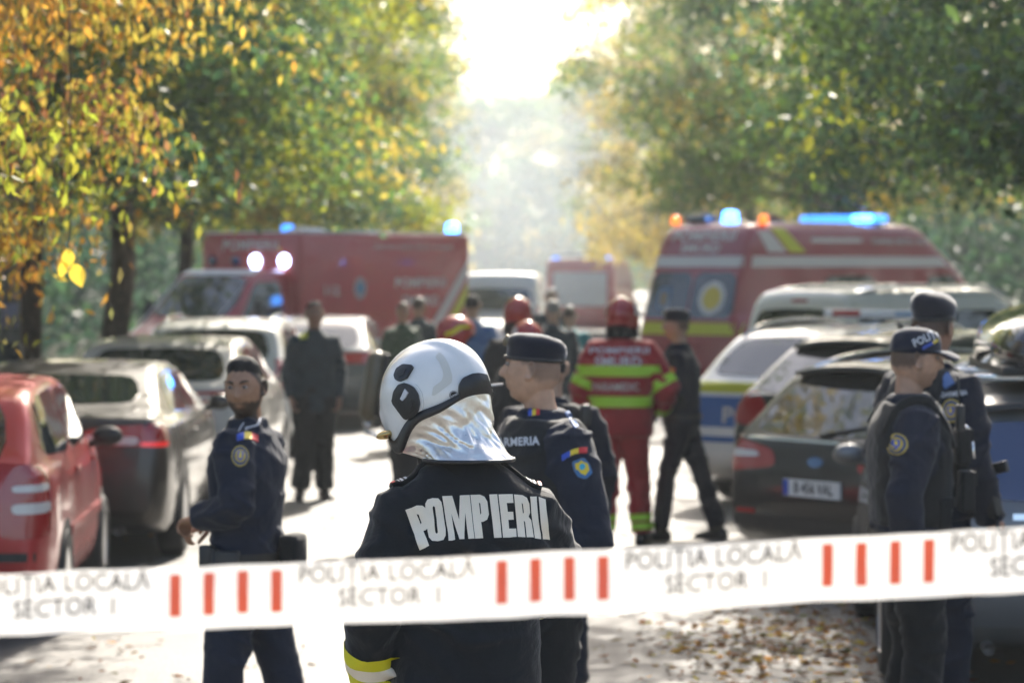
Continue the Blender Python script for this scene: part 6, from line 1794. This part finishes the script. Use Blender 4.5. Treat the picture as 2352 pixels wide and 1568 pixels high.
# ------------------------------------------------------------------ concrete pole and leaf litter
cp = empty('concrete_pole', (*at(22, 27.5), 0), 0, 'weathered concrete pole with a dark clamp between the tree trunks', 'pole')
b = MB(); b.tube([(0, 0, -.05), (0, 0, 3), (0, 0, 7.5)], [.11, .1, .075], 14); b.build('shaft', mat('pole_concrete', (.22, .21, .19), .9, var=.25, vscale=5, bump=.4, bscale=30), cp)
b = MB(); b.tube([(0, 0, 1.05), (0, 0, 1.35)], .125, 14); b.build('clamp', M_BLACK, cp)
b = MB(); b.box((.02, -.12, 1.62), (.16, .012, .24)); b.build('notice', mat('notice_lilac', (.3, .28, .36), .7), cp)
b = MB(); b.tube([(.07, -.02, 7.3), (.5, -.1, 7.6), (1.2, -.2, 7.7)], .03, 8); b.build('lamp_arm', mat('galvanised', (.45, .46, .47), .45, .8), cp)
def litter():
    g = np.random.default_rng(5)
    P_ = []
    def blob(cx, cy, sx, sy, n): P_.append(np.stack([g.normal(cx, sx, n), g.normal(cy, sy, n), g.uniform(.006, .03, n)], 1))
    blob(1.45, 15.4, .4, .9, 700); blob(1.5, 13.6, .3, .6, 200); blob(1.9, 16.5, .5, 1.0, 600)
    blob(-2.6, 13, .7, 2.5, 260); blob(0, 14, 2.2, 5, 260); blob(-4.5, 20, .8, 8, 1200); blob(4.8, 18, .9, 6, 1200)
    pts = np.concatenate(P_)
    me = leaf_cloud('leaf_litter', pts, .075, [ORANGE, YELLOW, RUST, OLIVE, (.12, .07, .03)], [1, 1, 2.4, 1, 4.5], 0.0, 3)
    co = np.empty(len(me.vertices) * 3, np.float32); me.vertices.foreach_get('co', co); co = co.reshape(-1, 3)
    c0 = np.repeat(pts, 4, 0); co[:, 2] = np.maximum(.006, c0[:, 2] + (co[:, 2] - c0[:, 2]) * .35); me.vertices.foreach_set('co', co.ravel()); me.update()
    o = mesh_obj('leaf_litter', me, leaf_mat('dry_leaf', .3, .01, .6)); tag(o, 'fallen brown and yellow leaves drifted on the road beside the grey estate', 'leaves', kind='stuff')
litter()
# single yellow leaf sprays hanging in front of the trunks
def spray(x, y, d, leaves, label):
    c = px(x, y, d); root = empty('hanging_leaf_spray', c, 0, label, 'leaves')
    b = MB(); b.tube([(0, 0, 1.2), (.01, 0, .5), (0, 0, .0)], [.004, .003, .002], 6); b.build('twig', M_BARKD, root)
    for (dx, dz, ln, a, col) in leaves:
        pts = []; n = 10
        for side in (1, -1):
            for i in range(n + 1):
                t = i / n if side > 0 else 1 - i / n
                if side < 0 and i in (0, n): continue
                wd = .32 * math.sin(math.pi * t ** .8) * ln * side
                pts.append(Vector((wd, .25 * abs(wd), -t * ln)))
        rot = Matrix.Rotation(a, 3, 'Y'); q = MB(); q.add([rot @ p + Vector((dx, 0, dz)) for p in pts], [tuple(range(len(pts)))])
        o = q.build('leaf', M_LEAF, root); ac = o.data.attributes.new('col', 'FLOAT_COLOR', 'POINT'); ac.data.foreach_set('color', [.75, .48, .02, 1.0] * len(o.data.vertices))
spray(158, 585, 13.2, [(0, .03, .10, .1, 0), (.02, -.04, .12, -.35, 0), (-.02, -.03, .08, .25, 0)], 'small spray of bright yellow leaves hanging below the orange branches')
HAZE = 0.00055
SMOKE = 0.0025
# ------------------------------------------------------------------ haze
hz = MB(); hz.box((0, 300, 8.73), (2200, 3000, 19.5))
hm = bpy.data.materials.new('haze_air'); hm.use_nodes = True
nt = hm.node_tree
for n in list(nt.nodes): nt.nodes.remove(n)
pv = nt.nodes.new('ShaderNodeVolumePrincipled'); mo = nt.nodes.new('ShaderNodeOutputMaterial')
pv.inputs['Color'].default_value = (0.85, 0.93, 1.0, 1)
pv.inputs['Density'].default_value = HAZE
pv.inputs['Anisotropy'].default_value = 0.55
nt.links.new(pv.outputs[0], mo.inputs['Volume'])
ho = hz.build('haze', hm, smooth=False); ho['kind'] = 'stuff'

# smoke drifting over the far end of the road
def smoke(x, y, z, rx, ry, rz, dens):
    b = MB(); b.ell((0, 0, 0), (rx, ry, rz), 40, 24)
    for i, q in enumerate(b.v):
        v = Vector(q); n = noise.noise(Vector((v.x * .22, v.y * .08, v.z * .3)) + Vector((x, y, 0)))
        b.v[i] = tuple(v * (1 + .22 * n))
    m = bpy.data.materials.new('smoke_air'); m.use_nodes = True
    t = m.node_tree
    for n in list(t.nodes): t.nodes.remove(n)
    p = t.nodes.new('ShaderNodeVolumePrincipled'); o = t.nodes.new('ShaderNodeOutputMaterial')
    p.inputs['Color'].default_value = (.80, .90, 1.0, 1); p.inputs['Density'].default_value = dens; p.inputs['Anisotropy'].default_value = .5
    t.links.new(p.outputs[0], o.inputs['Volume'])
    ob = b.build('smoke', m, loc=(x, y, z)); tag(ob, 'pale smoke drifting between the trees far down the road', 'smoke', kind='stuff')
smoke(0.6, 98, 5.4, 8, 52, 5.2, SMOKE)
